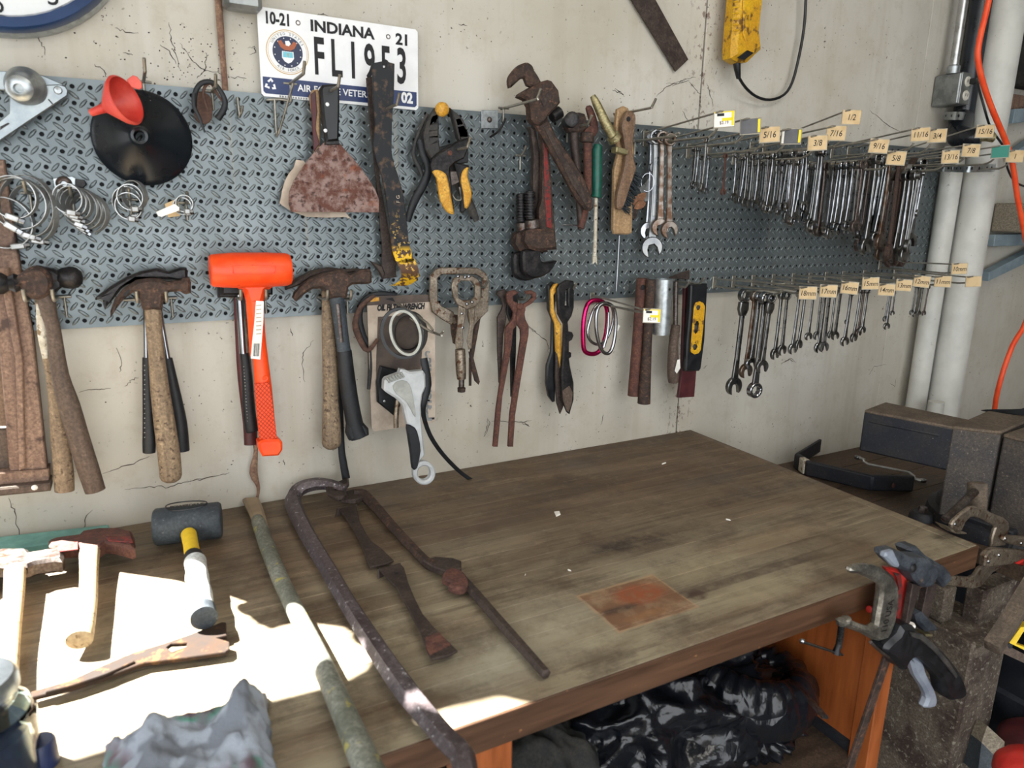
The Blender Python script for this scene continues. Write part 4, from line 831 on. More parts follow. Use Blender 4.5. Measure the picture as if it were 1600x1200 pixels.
# ---- spring clamps
T = thing('spring_clamp', 'large black spring clamp hanging behind the yellow-gripped one', 'clamp')
prism('left_jaw', q('V 365,225 300,330 275,430 290,520 340,600 400,560 385,460 385,300'), .035, .02, 'grey_plastic', T, .003, [q('V 340,300 372,290 368,330 330,340'), q('V 328,350 366,345 364,380 322,388'), q('V 322,400 364,395 364,430 322,435'), q('V 324,445 366,440 368,470 328,478')][:4], 1)
prism('right_jaw', q('V 465,225 540,290 600,410 605,470 560,500 525,440 500,330'), .035, .02, 'grey_plastic', T, .003, [q('V 510,320 545,315 560,345 520,352'), q('V 525,362 563,356 572,385 530,392'), q('V 535,402 575,396 580,425 540,430')], 1)
wtube('spring_arm', [(657, 218, 5), (661, 240, 5.5), (670, 262, 6), (664, 284, 6.5), (652, 305, 7), (643, 325, 6.5), (637, 346, 5)], .03, 'black_rubber', T, flat=.5); wtube('left_cord', [(668, 178, 2.5), (653, 210, 3), (646, 240, 3.5), (655, 262, 4), (660, 275, 3)], .022, 'grey_plastic', T, flat=.6)
wtube('rear_arm', [(700, 245, 7), (718, 290, 8), (735, 322, 8), (745, 345, 5)], .024, 'grey_plastic', T, flat=.5); prism('web', q('V 330,530 420,500 600,450 600,620 480,640 350,560'), .03, .012, 'black_plastic', T, .002)
lathe('yellow_pad', [(0, .012), (.007, .011), (.0125, .007), (.014, .001), (.013, -.004)], W(690.5, 171, .05), NY, 'yellow_grip', T, 24)
T = thing('spring_clamp', 'small spring clamp with two yellow grips hanging in front', 'clamp')
prism('body', q('V 470,500 510,470 600,440 600,520 570,590 500,625 470,655 466,700 480,760 500,970 495,990 460,960 380,700 345,690 333,640 345,590 385,550'), .055, .014, 'dark_steel', T, .003)
prism('right_arm', q('V 500,615 605,640 610,655 560,700 555,770 580,860 590,950 565,985 550,970 556,880 540,760 520,690'), .05, .014, 'dark_steel', T, .003)
prism('left_grip', q('V 350,685 385,672 440,700 460,760 482,880 497,960 495,992 450,970 405,890 387,790 378,730'), .062, .014, 'yellow_grip', T, .004, sm=2); prism('right_grip', q('V 606,655 575,665 556,700 553,760 570,850 578,945 605,935 628,860 618,790 595,710'), .056, .016, 'yellow_grip', T, .004, sm=2)
lathe('pivot', [(0, .002), (.0045, .0015), (.005, 0)], W(703, 239, .062), NY, 'red_rust', T, 16); wtube('spring', [(706, 303, 1.6), (712, 312, 1.6), (721, 311, 1.6), (718, 292, 1.6)], .05, 'wire', T, flat=1); prism('latch', q('V 470,680 520,680 540,760 480,790'), .048, .008, 'worn_steel', T)
# ---- pipe wrenches
T = thing('pipe_wrench', 'rusty pipe wrench with its hook jaw hanging open, tilted right', 'pipe wrench')
prism('handle', q('I 300,430 360,395 400,480 470,580 540,690 582,800 585,835 570,852 545,845 500,790 430,660 360,530'), .075, .018, 'rust', T, .005); prism('groove', q('I 345,440 360,430 450,590 530,720 560,810 550,820 490,730 410,570'), .085, .002, 'brown_steel', T, .0006)
prism('housing', q('I 215,290 222,275 290,235 330,215 352,208 372,215 405,260 414,320 395,345 355,385 345,410 312,432 285,420 272,400 268,340 250,305'), .078, .030, 'rust', T, .005); prism('hook_jaw', q('I 172,240 168,210 178,180 210,142 238,125 262,122 285,140 292,160 325,215 300,240 262,235 248,200 222,205 180,244'), .076, .018, 'rust', T, .004, sm=2)
prism('window', q('I 330,300 375,262 392,285 345,335'), .094, .001, 'brown_steel', T, 0); tube('adjusting_nut', [W(862, 183, .078), W(875, 175, .078)], .0125, 'dark_steel', T, n=14, sm=1)
def hang_wrench(dx, dy, d, m, lab, red):
    T = thing('pipe_wrench', lab, 'pipe wrench'); sh = lambda P: [(p[0]+dx, p[1]+dy)+tuple(p[2:]) for p in P]
    prism('handle', sh(q('I 318,425 345,440 365,560 380,760 395,950 400,1040 330,1045 320,940 315,850 330,800 335,560')), d, .020, m, T, .004); prism('flute', sh(q('I 345,500 360,520 378,760 384,940 362,930 350,760')), d+.0105, .002, red, T, .0005)
    prism('jaw_housing', sh(q('I 245,950 275,935 385,945 398,1040 300,1048 262,1035 240,1000')), d+.004, .034, 'rust', T, .006, sm=1); wtube('knurled_nut', sh([(831, 344, 12), (832, 356, 12)]), d+.004, 'worn_steel', T, n=16, sm=1)
    wtube('threaded_shank', sh([(828, 299, 7.5), (829, 342, 7.5)]), d+.004, 'dark_steel', T, n=12, sm=1)
    for k in range(9): wtube('thread', sh([(828, 301+k*4.5, 8.8), (828, 303+k*4.5, 8.8)]), d+.004, 'dark_steel', T, n=12, sm=1)
    prism('hook_jaw', sh(q('I 280,1040 320,1042 322,1085 340,1105 400,1095 398,1110 370,1150 320,1178 270,1180 240,1150 236,1100 240,1050')), d, .02, 'dark_steel', T, .004, sm=2)
hang_wrench(-14, 4, .03, 'brown_steel', 'dark pipe wrench hanging head-down behind the red one', 'brown_steel'); hang_wrench(0, 0, .055, 'rust', 'red-handled pipe wrench hanging head-down', 'red_paint')
wtube('rod', [(834, 196, 4), (834, 300, 4)], .025, 'dark_steel', thing('steel_rod', 'thin dark rod hanging left of the red pipe wrench', 'rod'), n=8, sm=1)
# ---- breaker bar etc.
T = thing('breaker_bar', 'rusty bar with ring socket head hanging right of the tilted pipe wrench', 'wrench'); wtube('shaft', [(896, 205, 7.5), (902, 270, 6.5), (908, 358, 5.5)], .045, 'brown_steel', T, n=12, sm=1); tube('socket_head', [W(888, 192, .03), W(894, 186, .075)], .0155, 'dark_steel', T, n=18, sm=1); prism('knuckle', q('I 450,400 480,370 535,375 545,420 530,460 465,465'), .045, .026, 'rust', T, .004, sm=2)
T = thing('breaker_bar', 'red-brown bar with a flattened hooked top, left of the green screwdriver', 'wrench'); wtube('shaft', [(918, 222, 7), (918, 290, 7), (914, 330, 6), (907, 356, 5.5)], .05, 'red_rust', T, n=12); prism('hook', q('I 555,345 570,330 585,345 605,400 612,450 598,480 575,500 535,490 550,450 575,430 570,400'), .05, .012, 'red_rust', T, .003, sm=2); wtube('collar', [(918, 208, 11), (917, 222, 11)], .05, 'rust', T, n=16, sm=1)
T = thing('nail_puller', 'thin bright wire hook sticking out at the foot of the bars', 'hook'); tube('wire', [W(880, 351, .02), W(905, 352, .03)], .0012, 'chrome', T, n=6, sm=1)
T = thing('screwdriver', 'long screwdriver with green handle and paint-spattered shaft', 'screwdriver'); wtube('handle', [(934, 226, 6), (933, 234, 8), (933, 285, 8), (932, 302, 7.5), (931, 308, 9)], .06, 'green_grip', T, n=8, sm=1); wtube('shaft', [(931, 308, 3), (930, 380, 3.1), (929, 400, 3.4)], .06, 'white_paint', T, n=10, sm=1); prism('tip', [(926, 398), (932, 398), (933, 414), (930, 409), (926, 413)], .06, .003, 'white_paint', T, .0005)
T = thing('brass_pin', 'dull brass tapered pin with a square flange, tilted over the brushes', 'pin'); wtube('pin', [(926, 150, 4.5, .06), (932, 162, 6.5, .065), (944, 188, 7.5, .075), (956, 210, 7.5, .08), (962, 222, 7, .085)], .07, 'brass', T, n=16); wtube('collar', [(957, 212, 10.5), (962, 219, 11)], .08, 'brass', T, n=18, sm=1); R_ = Matrix.Rotation(.15, 3, 'Y'); box('square_foot', W(968, 236, .088), (.032, .022, .012), 'brass', T, R_, .002)
T = thing('wooden_paddle', 'pale wooden brush back hanging behind the bristled brush', 'brush'); prism('paddle', q('I 705,350 735,335 755,345 775,380 785,560 780,700 775,960 755,968 690,965 683,940 688,650 710,560 695,430'), .045, .014, 'wood_light', T, .003, sm=1)
T = thing('scrub_brush', 'dark wooden hand brush with black bristles, hanging by its handle', 'brush'); prism('handle', q('I 745,370 770,358 790,380 790,430 775,560 795,640 770,720 735,830 715,845 700,830 705,760 735,650 745,560 725,440'), .065, .02, 'wood_brown', T, .005, sm=2)
Vs = []; RB = random.Random(5)
for k in range(34):
    a = (790-k*1.7, 655+k*5.5); 
    for j in range(4):
        x0, y0 = a[0]-8, a[1]-4; x1, y1 = x0+RB.uniform(32, 58)*(1-.2*k/34), y0+RB.uniform(10, 50); p0 = W(740+x0/3.158, 60+y0/3.158, .055+j*.006); p1_ = W(740+x1/3.158, 60+y1/3.158, .05+j*.007); Vs.append(tubeVF([p0, p1_], [.0013, .0009], n=4, sm=1))
b_ = mesh_from('bristles', join(Vs), 'bristle', T); b_['kind'] = 'stuff'
lathe('hanging_hole', [(0, .0012), (.005, .001), (.0055, 0)], W(982, 186, .0755), NY, 'ink', T, 16)
T = thing('key_ring', 'small split ring with keys and dried leaves beside the brush', 'keys'); c = W(1012, 285, .05); band_loop(c, .014, .02, .001, 'chrome', T, .7, .001); prism('key', q('I 780,890 795,820 820,790 830,800 800,890'), .05, .0015, 'worn_steel', T, .0003); prism('key', q('I 815,740 840,720 865,690 862,800 845,805'), .045, .0015, 'zinc', T, .0003); prism('leaf', q('I 780,800 810,770 850,760 840,800 800,830'), .052, .002, 'leaf_dry', T, .0004, sm=2); prism('leaf', q('I 790,840 815,800 850,810 830,840'), .056, .002, 'leaf_dry', T, .0004, sm=2)
# ---- yellow handled lamp
T = thing('trouble_light', 'grimy yellow handle of a work lamp hanging at the top edge with black cord', 'lamp')
prism('grip', q('S 855,-220 1075,-220 1055,0 1030,240 1045,370 1000,410 945,465 880,468 825,435 822,380 835,200 855,0'), .035, .05, 'yellow_dirty', T, .012); prism('ridge', q('S 940,-220 1020,-220 1000,100 985,230 960,300 940,240 945,60'), .062, .006, 'yellow_dirty', T, .002)
for k in range(6): prism('rib', q('S %d,%d %d,%d %d,%d %d,%d' % (866, 10+k*42, 915, 5+k*42, 915, 16+k*42, 866, 21+k*42)), .0605, .002, 'yellow_dirty', T, .0006)
prism('switch', q('S 905,425 975,370 1020,390 955,440'), .062, .006, 'black_plastic', T, .001); tube('cord_boot', [W(1151, 96, .035), W(1152, 108, .035), W(1154, 122, .03)], [.0095, .008, .0055], 'cord_black', T, n=14, sm=1)
tube('cord', [W(x, y, d_) for x, y, d_ in [(1154, 120, .03), (1165, 137, .02), (1182, 151, .01), (1203, 156, .005), (1225, 148, .005), (1238, 128, .006), (1248, 90, .008), (1256, 45, .008), (1259, 0, .01), (1259, -60, .01)]], .0036, 'cord_black', T, n=8)
# ================================================================== lower row of tools
T = thing('ball_peen_hammer', 'ball peen hammer with tan paint-spattered handle, behind the dark-handled one', 'hammer')
wtube('handle', [(62, 455, 10), (67, 490, 11), (73, 540, 11), (84, 600, 12), (93, 680, 15.5), (99, 735, 17.5), (101, 767, 17)], .035, 'wood_handle', T, flat=.75, n=14); wtube('paint', [(64, 475, 8), (66, 520, 8.5), (71, 560, 5)], .047, 'white_paint', T, flat=.5)
lathe('ball_peen', [(.004, -.045), (.015, -.03), (.0125, -.018), (.0165, -.011), (.0185, 0), (.0165, .010), (.010, .0165), (0, .0185)], W(110, 434, .035), (1, 0, 0), 'dark_steel', T, 28); prism('head_eye', [(60, 415), (85, 420), (98, 430), (98, 448), (82, 460), (58, 458)], .035, .024, 'dark_steel', T, .004)
T = thing('ball_peen_hammer', 'large ball peen hammer with dark brown handle at the far left', 'hammer')
wtube('handle', [(68, 455, 11), (72, 468, 15.5), (78, 495, 13.5), (84, 517, 12.8), (94, 585, 15.3), (108, 633, 16.5), (123, 685, 17), (138, 733, 17), (149, 767, 16)], .06, 'wood_dark', T, flat=.72, n=16)
prism('head', [(37, 423), (50, 416), (64, 416), (76, 424), (82, 436), (82, 450), (76, 461), (62, 467), (48, 465), (38, 456), (33, 448), (26, 450), (26, 434)], .06, .03, 'rust', T, .006, sm=2)
lathe('face', [(.010, -.006), (.015, .004), (.011, .012), (.017, .02), (.018, .05), (.0165, .053), (0, .053)], W(28, 442, .06), (-1, 0, 0), 'dark_steel', T, 28)
def grip_hammer(x0, top, y1, y2, rx, d, lab, dx=0, bot=(0, 0)):
    pass
T = thing('claw_hammer', 'steel claw hammer with black grip slanting right, hindmost left of the orange mallet', 'hammer'); wtube('shaft', [(246, 470, 5), (262, 560, 5)], .022, 'chrome', T, n=10); wtube('rubber_grip', [(262, 560, 8), (272, 610, 9), (281, 660, 11), (283, 704, 13)], .022, 'black_rubber', T, flat=.8, n=14)
prism('head', q('B 655,850 660,870 700,800 780,720 870,665 960,640 1060,665 1160,635 1172,650 1170,700 1050,705 960,700 850,690 760,750 700,810'), .022, .02, 'dark_steel', T, .003)
T = thing('claw_hammer', 'claw hammer with chrome shaft and black grip, just behind the wooden-handled hammer', 'hammer'); wtube('shaft', [(228, 470, 4.6), (229, 562, 4.8)], .04, 'chrome', T, n=12); wtube('rubber_grip', [(231, 559, 9), (231, 600, 9), (232, 650, 9.5), (233, 690, 11), (233, 707, 10.5)], .04, 'black_rubber', T, flat=.8, n=14)
for k in range(16): lathe('grip_dot', [(0, .0006), (.0011, 0)], W(226, 571+k*7.5, .0525), NY, 'box_steel', T, 6)
prism('head', q('B 595,828 605,812 690,750 790,690 880,655 975,636 1050,655 1125,632 1165,632 1172,700 1120,712 1050,700 960,700 850,700 760,760 690,850 660,872 668,835 700,795 640,822 600,832'), .04, .022, 'dark_steel', T, .004)
T = thing('claw_hammer', 'claw hammer with pale wooden handle, left of the orange mallet', 'hammer')
wtube('handle', [(239, 470, 11), (239, 485, 14), (241, 515, 14), (245, 560, 14), (250, 610, 16), (257, 660, 18), (264, 710, 19), (267, 744, 18.5)], .062, 'wood_handle', T, flat=.7, n=16, rnd=True)
prism('head', q('B 690,945 690,905 715,835 770,765 850,712 930,698 1000,702 1045,722 1070,716 1130,712 1140,696 1180,694 1192,720 1190,788 1160,797 1140,790 1125,778 1060,782 1025,800 1015,880 1005,893 895,893 885,880 875,830 862,790 830,785 770,830 725,890'), .062, .026, 'rust', T, .005)
prism('nail_slot', q('B 770,800 800,770 815,775 785,815'), .0755, .0006, 'ink', T, 0)
# behind the orange mallet
T = thing('wooden_handle_tool', 'maroon-ended tool handle hanging behind the orange mallet', 'hammer'); wtube('handle', [(371, 462, 6), (374, 520, 7), (380, 590, 9), (390, 660, 11), (392, 694, 11)], .02, 'maroon', T, flat=.7, n=12); prism('head', [(340, 440), (420, 440), (420, 464), (340, 464)], .02, .02, 'dark_steel', T, .003)
T = thing('claw_hammer', 'hammer with chrome shaft and black perforated grip, behind the orange mallet', 'hammer'); wtube('shaft', [(374, 455, 6), (380, 552, 6.3)], .04, 'chrome', T, n=14); wtube('rubber_grip', [(382, 552, 7), (386, 590, 8.5), (389, 640, 10), (393, 668, 11), (394, 674, 10)], .04, 'black_rubber', T, flat=.8, n=14)
for k in range(18): lathe('grip_dot', [(0, .0006), (.0011, 0)], W(381+k*.35, 573+k*5, .0525), NY, 'box_steel', T, 6)
prism('head', [(345, 438), (425, 438), (425, 460), (345, 460)], .04, .022, 'dark_steel', T, .004)
T = thing('dead_blow_mallet', 'bright orange dead blow mallet with cross-hatched grip', 'mallet')
a, b = W(328, 423, .075), W(453, 421, .075); R0 = 29.5*mpp(a)
lathe('head', [(0, 0), (R0*.80, 0), (R0*.9, .003), (R0*.96, .02), (R0, .04), (R0*1.0, (b-a).length-.04), (R0*.95, (b-a).length-.006), (R0*.86, (b-a).length), (0, (b-a).length)], a, b-a, 'orange_plastic', T, 48)
prism('neck', q('G 190,225 240,258 252,300 262,420 272,560 332,560 334,300 345,255 410,215 410,180 190,180'), .070, .020, 'orange_plastic', T, .008, sm=1)
wtube('handle', [(399.5, 470, 12.5), (403.5, 520, 11.5), (407, 560, 12.5), (411.5, 605, 14), (415, 650, 14.5), (419, 688, 14.5)], .072, 'orange_plastic', T, flat=.8, n=16)
prism('cap', q('G 305,955 325,943 400,938 418,955 418,990 400,1016 325,1020 308,990'), .072, .032, 'orange_plastic', T, .004); prism('cross_hatched_grip', q('G 292,688 362,680 378,780 398,945 318,948 300,800'), .0840, .005, 'orange_grip', T, .001)
P_ = q('G 192,150 190,140 200,132 375,132 388,140 390,152 385,165 372,172 205,172 193,165'); 
rim_ = [W(x, y, .1025) for x, y in P_]; tube('head_rim', [Vector((p.x, -.075-math.sqrt(max(0, R0**2-(p.z-a.z)**2))-.0003, p.z)) for p in rim_], .0007, 'orange_plastic', T, n=5, sm=2, closed=True)
SK = prism('price_sticker', q('G 300,300 336,302 334,400 320,575 275,570 283,480 292,400'), .086, .0006, 'tag_white', T, 0)
for k in range(9): prism('barcode_bar', q('G %d,500 %d,500 %d,560 %d,560' % (290+k*3.4, 291.6+k*3.4, 287.6+k*3.4, 286+k*3.4)), .0866, .0003, 'ink', SK, 0)
for k in range(8): prism('print_line', q('G %d,%d %d,%d %d,%d %d,%d' % (300+k % 2, 320+k*19, 325, 318+k*19, 325, 323+k*19, 300, 325+k*19)), .0866, .0003, 'card', SK, 0)
lathe('date_mark', [(.003, .001), (.0045, .0014), (.0052, 0)], W(414.5, 591, .084), NY, 'orange_plastic', T, 18)
# hammers 3
o = wtube('bar', [(529, 560, 5), (533, 690, 5.5), (536, 720, 6), (541, 748, 6.5)], .018, 'black_rubber', None, flat=.4, n=10); o.name = 'flat_strap'; tag(o, 'black strap end hanging behind the two claw hammers, down to the bench', 'strap')
T = thing('claw_hammer', 'claw hammer with smooth wooden handle, left of the fibreglass one', 'hammer')
prism('head', q('G 438,248 440,235 490,195 560,158 640,143 720,152 780,148 790,160 700,172 620,165 550,190 500,225'), .028, .02, 'brown_steel', T, .003)
wtube('handle', [(509, 455, 7), (510, 470, 7.5), (513, 520, 10.5), (516, 570, 12.5), (517, 630, 13), (518, 665, 15), (518, 691, 15.5)], .035, 'wood_handle', T, flat=.8, n=16, rnd=True)
T = thing('claw_hammer', 'rusty claw hammer with grey fibreglass and black rubber handle', 'hammer')
prism('head', q('G 485,302 472,285 480,262 510,228 560,190 620,167 690,153 722,165 735,178 765,165 790,152 828,150 836,165 837,212 820,220 780,220 745,222 728,235 720,285 640,287 632,262 600,240 560,243 520,268'), .062, .026, 'rust', T, .005)
wtube('fibreglass_shaft', [(526, 464, 12.5), (530, 490, 11.5), (535, 530, 11), (538, 552, 11.5)], .062, 'mallet', T, flat=.75, n=14); wtube('rubber_grip', [(538, 548, 12), (542, 590, 13.5), (548, 630, 13.5), (555, 665, 14), (561, 682, 15)], .062, 'black_rubber', T, flat=.75, n=14); prism('flare', q('G 724,880 800,868 826,925 735,952'), .062, .02, 'black_rubber', T, .005, sm=2)
wtube('groove', [(528, 475, 3), (534, 535, 3)], .0745, 'worn_steel', T, flat=.3)
# oil filter wrench on its card
T = thing('carded_wrench', 'oil filter wrench in its worn brown retail package with vertical lettering', 'package')
prism('card', q('H 105,215 118,198 430,190 440,200 441,815 425,822 140,865 128,850'), .022, .0016, 'card', T, 0)
prism('header', q('H 105,215 118,198 432,190 432,225 104,245'), .0232, .0006, 'dark_card', T, 0); prism('hang_hole', q('H 195,212 232,205 245,228 232,222'), .0238, .0004, 'ink', T, 0)
e1, e2 = W(578, 482, .0235), W(673, 478, .0235); exx = (e2-e1).normalized()
text('OIL FILTER WRENCH', .0165, (e1+e2)/2, exx, Vector((-exx.z, 0, exx.x)), 'ink', T, xs=.66, off=.001, shear=.2)
text('Performance', .026, W(668, 605, .0235), UZ, -UX, 'box_steel', T, xs=1.15, off=.0014, shear=.2, lift=.0004); prism('foot_bar', q('H 380,800 438,796 438,806 380,812'), .0232, .0003, 'ink', T, 0)
prism('badge', q('H 122,208 165,203 166,222 123,226'), .0238, .0003, 'yellow_grip', T, 0); prism('inner_art', q('H 160,300 340,290 380,420 370,560 240,790 155,720 150,560'), .0245, .003, 'dark_card', T, .001)
band_loop(W(637, 520, .035), .030, .036, .014, 'black_rubber', T, .15, .0015); prism('wrench_handle', q('H 170,540 250,560 245,790 155,720 150,620'), .034, .012, 'black_plastic', T, .003); lathe('rivet', [(0, .002), (.003, 0)], W(601, 627, .042), NY, 'zinc', T, 12)
T = thing('strap_wrench', 'brown leather band wrench hanging left of the carded package', 'strap wrench'); wtube('band', [(585, 462, 3), (565, 478, 4), (555, 505, 5), (562, 530, 5), (575, 548, 4), (590, 530, 3)], .035, 'leather', T, flat=.5); wtube('band', [(620, 461, 4), (590, 460, 5), (568, 470, 5), (562, 495, 5), (568, 525, 5), (580, 545, 4)], .018, 'black_rubber', T, flat=.5); wtube('handle', [(578, 540, 4), (579, 575, 4.5), (577, 608, 4)], .02, 'grey_plastic', T, flat=.6)
peg_hook(693, 517, .17, 'long double wire hook carrying the oil filter and strap wrenches', .012, .0026)
T = thing('peg_hook', 'second wire of the long hook above the grey strap wrench', 'hook', 'wire hooks in the pegboard'); tube('wire', [W(612, 470, .004), W(640, 486, .07), W(668, 505, .14), W(676, 520, .15), W(641, 497, .10)], .0022, 'wire', T, n=7, sm=2)
T = thing('strap_wrench', 'light grey strap wrench with black grip and long black strap', 'strap wrench')
band_loop(W(628, 521, .10), .036, .046, .007, 'black_plastic', T, .2, .006, .25); band_loop(W(634, 520, .11), .026, .041, .009, 'strap_grey', T, .5, .005, .2); band_loop(W(640, 522, .085), .030, .040, .010, 'grey_plastic', T, .6, .006, -.1)
prism('head', q('H 185,610 195,598 258,575 265,555 290,558 310,568 375,562 386,580 388,640 372,680 365,730 366,780 372,860 385,975 330,1045 325,1000 300,830 290,790 275,730 245,700 200,672 182,655'), .12, .022, 'light_grey', T, .004)
for k in range(6): prism('strap_tooth', q('H %d,%d %d,%d %d,%d %d,%d' % (196+k*14, 600-k*5, 206+k*14, 597-k*5, 222+k*14, 622-k*5, 213+k*14, 626-k*5)), .1325, .004, 'strap_grey', T, .001)
prism('recess', q('H 232,640 262,615 300,618 325,660 345,780 335,785 300,720 250,680'), .1315, .002, 'strap_grey', T, .0006, sm=2)
prism('rubber_grip', q('H 299,830 340,845 358,890 368,960 350,1045 325,1045 318,980 303,880'), .13, .010, 'black_rubber', T, .003, sm=2)
cc_ = ((383/3.1567)+540, 1066/3.1567+400); prism('ring_end', circ(cc_[0], cc_[1], 17.5, 18.5, 24), .12, .018, 'light_grey', T, .003, [circ(cc_[0], cc_[1], 10.5, 11.5, 16)]); 
wtube('side_lever', [(622, 625, 4), (619, 650, 4.5), (619, 668, 4.5)], .09, 'lock_nickel', T, flat=.7)
tube('strap_tail', [W(x, y, d_) for x, y, d_ in [(662, 560, .10), (668, 600, .112), (662, 630, .12), (662, 650, .11), (672, 680, .09), (692, 710, .07), (722, 740, .055), (750, 757, .05), (782, 769, .045)]], [.008, .009, .007, .005, .0048, .0046, .0044, .004, .0038], 'black_rubber', T, n=10, flat=.45, nrm=(0, 1, 0))
# locking C clamps on the wall
def cclamp_wall(outer, inner, d, m, lab, body):
    T = thing('locking_clamp', lab, 'clamp'); prism('jaws', outer, d, .008, m, T, .0015, [inner] if inner else []); 
    for n_, p_, dd, th, mm in body: (prism if isinstance(p_, list) and len(p_[0]) == 2 else wtube)(n_, p_, dd, *( (th, mm, T, .002) if len(p_[0]) == 2 else (mm, T)))
    return T
T = cclamp_wall(q('H 415,100 440,66 470,56 650,58 690,85 705,120 705,200 700,270 650,320 630,345 610,330 600,290 615,240 668,200 672,110 640,90 470,90 450,110 452,220 470,245 530,275 545,330 520,340 470,310 425,275 412,200'), None, .03, 'lock_nickel', 'large rust-blotched locking clamp hanging behind the smaller one', [('arm', q('H 515,285 550,290 560,380 548,440 530,430 520,370'), .028, .008, 'rust'), ('arm', q('H 640,330 665,300 640,440 630,500 612,480 625,400'), .028, .008, 'rust')])
T = cclamp_wall(q('H 520,150 530,112 560,96 625,98 652,115 665,150 664,210 640,250 612,262 575,262 545,235 528,200'), q('H 550,140 565,122 618,124 636,145 636,200 615,218 575,218 555,205'), .055, 'lock_nickel', 'nickel-plated locking clamp in front, with a slim screw handle', [
    ('left_lever', q('H 556,240 592,255 590,300 575,370 580,420 575,455 545,460 540,420 552,340'), .062, .006, 'lock_nickel'), ('right_lever', q('H 605,260 640,245 635,310 628,380 622,455 606,462 598,420 612,340'), .06, .006, 'lock_nickel'),
    ('barrel', [(719, 546, 8), (720, 575, 8.2), (721, 592, 7)], .06, 0, 'lock_nickel'), ('adjusting_screw', [(721, 592, 4.5), (721, 604, 4.5)], .06, 0, 'worn_steel'), ('screw_knob', [(721, 606, 6.5), (721, 612, 6)], .06, 0, 'rust'),
    ('release_lever', q('H 606,470 625,480 640,540 662,620 655,635 635,615 620,560'), .05, .005, 'rust'), ('release_lever', q('H 608,500 622,520 620,640 608,640'), .045, .005, 'rust')])
for p in ((722, 490), (738, 472), (730, 475), (723, 512), (727, 433), (733, 432), (716, 432)): lathe('rivet', [(0, .0025), (.0028, .0015), (.0034, 0)], W(p[0], p[1], .064), NY, 'chrome', T, 10)
# pincers
T = thing('pincers', 'grey-brown pincers hanging behind the rusty red pair', 'pincers'); prism('left_half', q('J 133,225 140,205 180,195 200,215 190,290 180,330 190,360 170,460 165,600 160,760 148,740 140,560 138,360 160,320 170,290 160,250'), .022, .01, 'brown_steel', T, .002); prism('right_half', q('J 200,210 240,200 262,235 250,270 225,290 248,360 245,560 232,825 218,825 215,560 215,400 190,330'), .022, .01, 'dark_steel', T, .002)
T = thing('pincers', 'rusty red end-cutting pincers with long straight handles', 'pincers')
prism('left_half', q('J 190,225 205,205 240,200 262,215 245,225 225,235 230,262 262,280 300,290 300,320 265,345 255,400 228,430 220,520 190,690 165,820 138,1115 112,1115 130,900 150,760 180,560 185,420 225,370 232,330 215,300 195,270'), .045, .010, 'red_rust', T, .002)
prism('right_half', q('J 300,205 335,200 362,215 365,245 340,275 300,300 295,340 300,370 320,410 318,460 300,560 270,740 240,930 228,1115 200,1115 210,930 235,760 262,570 275,480 272,430 248,395 250,330 270,290 310,270 345,240 335,225 305,222'), .05, .010, 'red_rust', T, .002)
lathe('pivot', [(0, .003), (.006, .0025), (.008, 0)], W(813, 479, .055), NY, 'red_rust', T, 18)
# snips
T = thing('tin_snips', 'black-handled tin snips, leftmost of the three on one hook', 'snips'); prism('handle', q('J 430,170 455,150 480,160 470,330 478,400 475,560 480,700 472,850 460,855 435,820 420,740 425,640 450,560 455,370 432,310'), .025, .012, 'black_plastic', T, .003)
T = thing('tin_snips', 'tin snips with worn yellow-brown handle, in the middle of the three', 'snips'); prism('yellow_handle', q('J 450,200 470,165 490,160 485,200 465,230 468,310 490,370 510,400 512,560 500,660 480,560 475,400 450,330'), .04, .012, 'yellow_grip', T, .003); prism('blade', q('J 480,560 510,560 518,720 524,880 505,925 485,860 476,700'), .04, .008, 'brown_steel', T, .002)
T = thing('tin_snips', 'dark tin snips in front with wooden-looking blade tip, rightmost of the three', 'snips'); prism('handle', q('J 485,190 500,165 540,140 580,145 585,170 583,300 570,350 548,385 552,440 572,445 582,465 572,490 555,500 555,560 568,565 568,590 555,600 560,640 582,740 582,840 558,925 545,915 515,840 510,700 520,560 525,400 492,340'), .055, .012, 'dark_steel', T, .003, [q('J 535,200 548,195 548,290 530,290')]); prism('tip_wear', q('J 520,790 560,760 580,800 575,860 556,915 545,905 525,850'), .0615, .001, 'wood_dark', T, 0)
# carabiners
def carab(P, r_, d, m, lab, rot=0):
    T = thing('carabiner', lab, 'carabiner', 'carabiners on the tagged hook'); tube('frame', [W(x, y, d) for x, y in P], r_*mpp(W(930, 510, d)), m, T, n=12, sm=4, closed=True)
    return T
carab([(918, 476), (930, 469), (944, 474), (949, 490), (947, 520), (939, 545), (928, 553), (914, 549), (911, 530), (912, 500)], 3.6, .045, 'magenta', 'magenta anodized carabiner, leftmost of the bunch')
carab([(930, 480), (944, 473), (956, 480), (958, 500), (950, 525), (938, 538), (924, 534), (918, 520), (922, 500)], 2.3, .06, 'chrome', 'silver carabiner between the magenta one and the front one')
T = carab([(935, 480), (947, 474), (959, 482), (962, 505), (959, 535), (953, 550), (946, 552), (939, 545), (933, 525), (931, 500)], 2.9, .075, 'chrome', 'large silver carabiner nearest the viewer in the bunch'); wtube('gate', [(951, 488, 2.4), (949, 520, 2.4), (943, 543, 2.4)], .075, 'chrome', T)
o = prism('paper_tag', q('J 832,425 848,400 858,410 845,440'), .05, .0006, 'tag_white', bev=0); tag(o, 'tiny white paper tag behind the silver carabiners', 'tag')
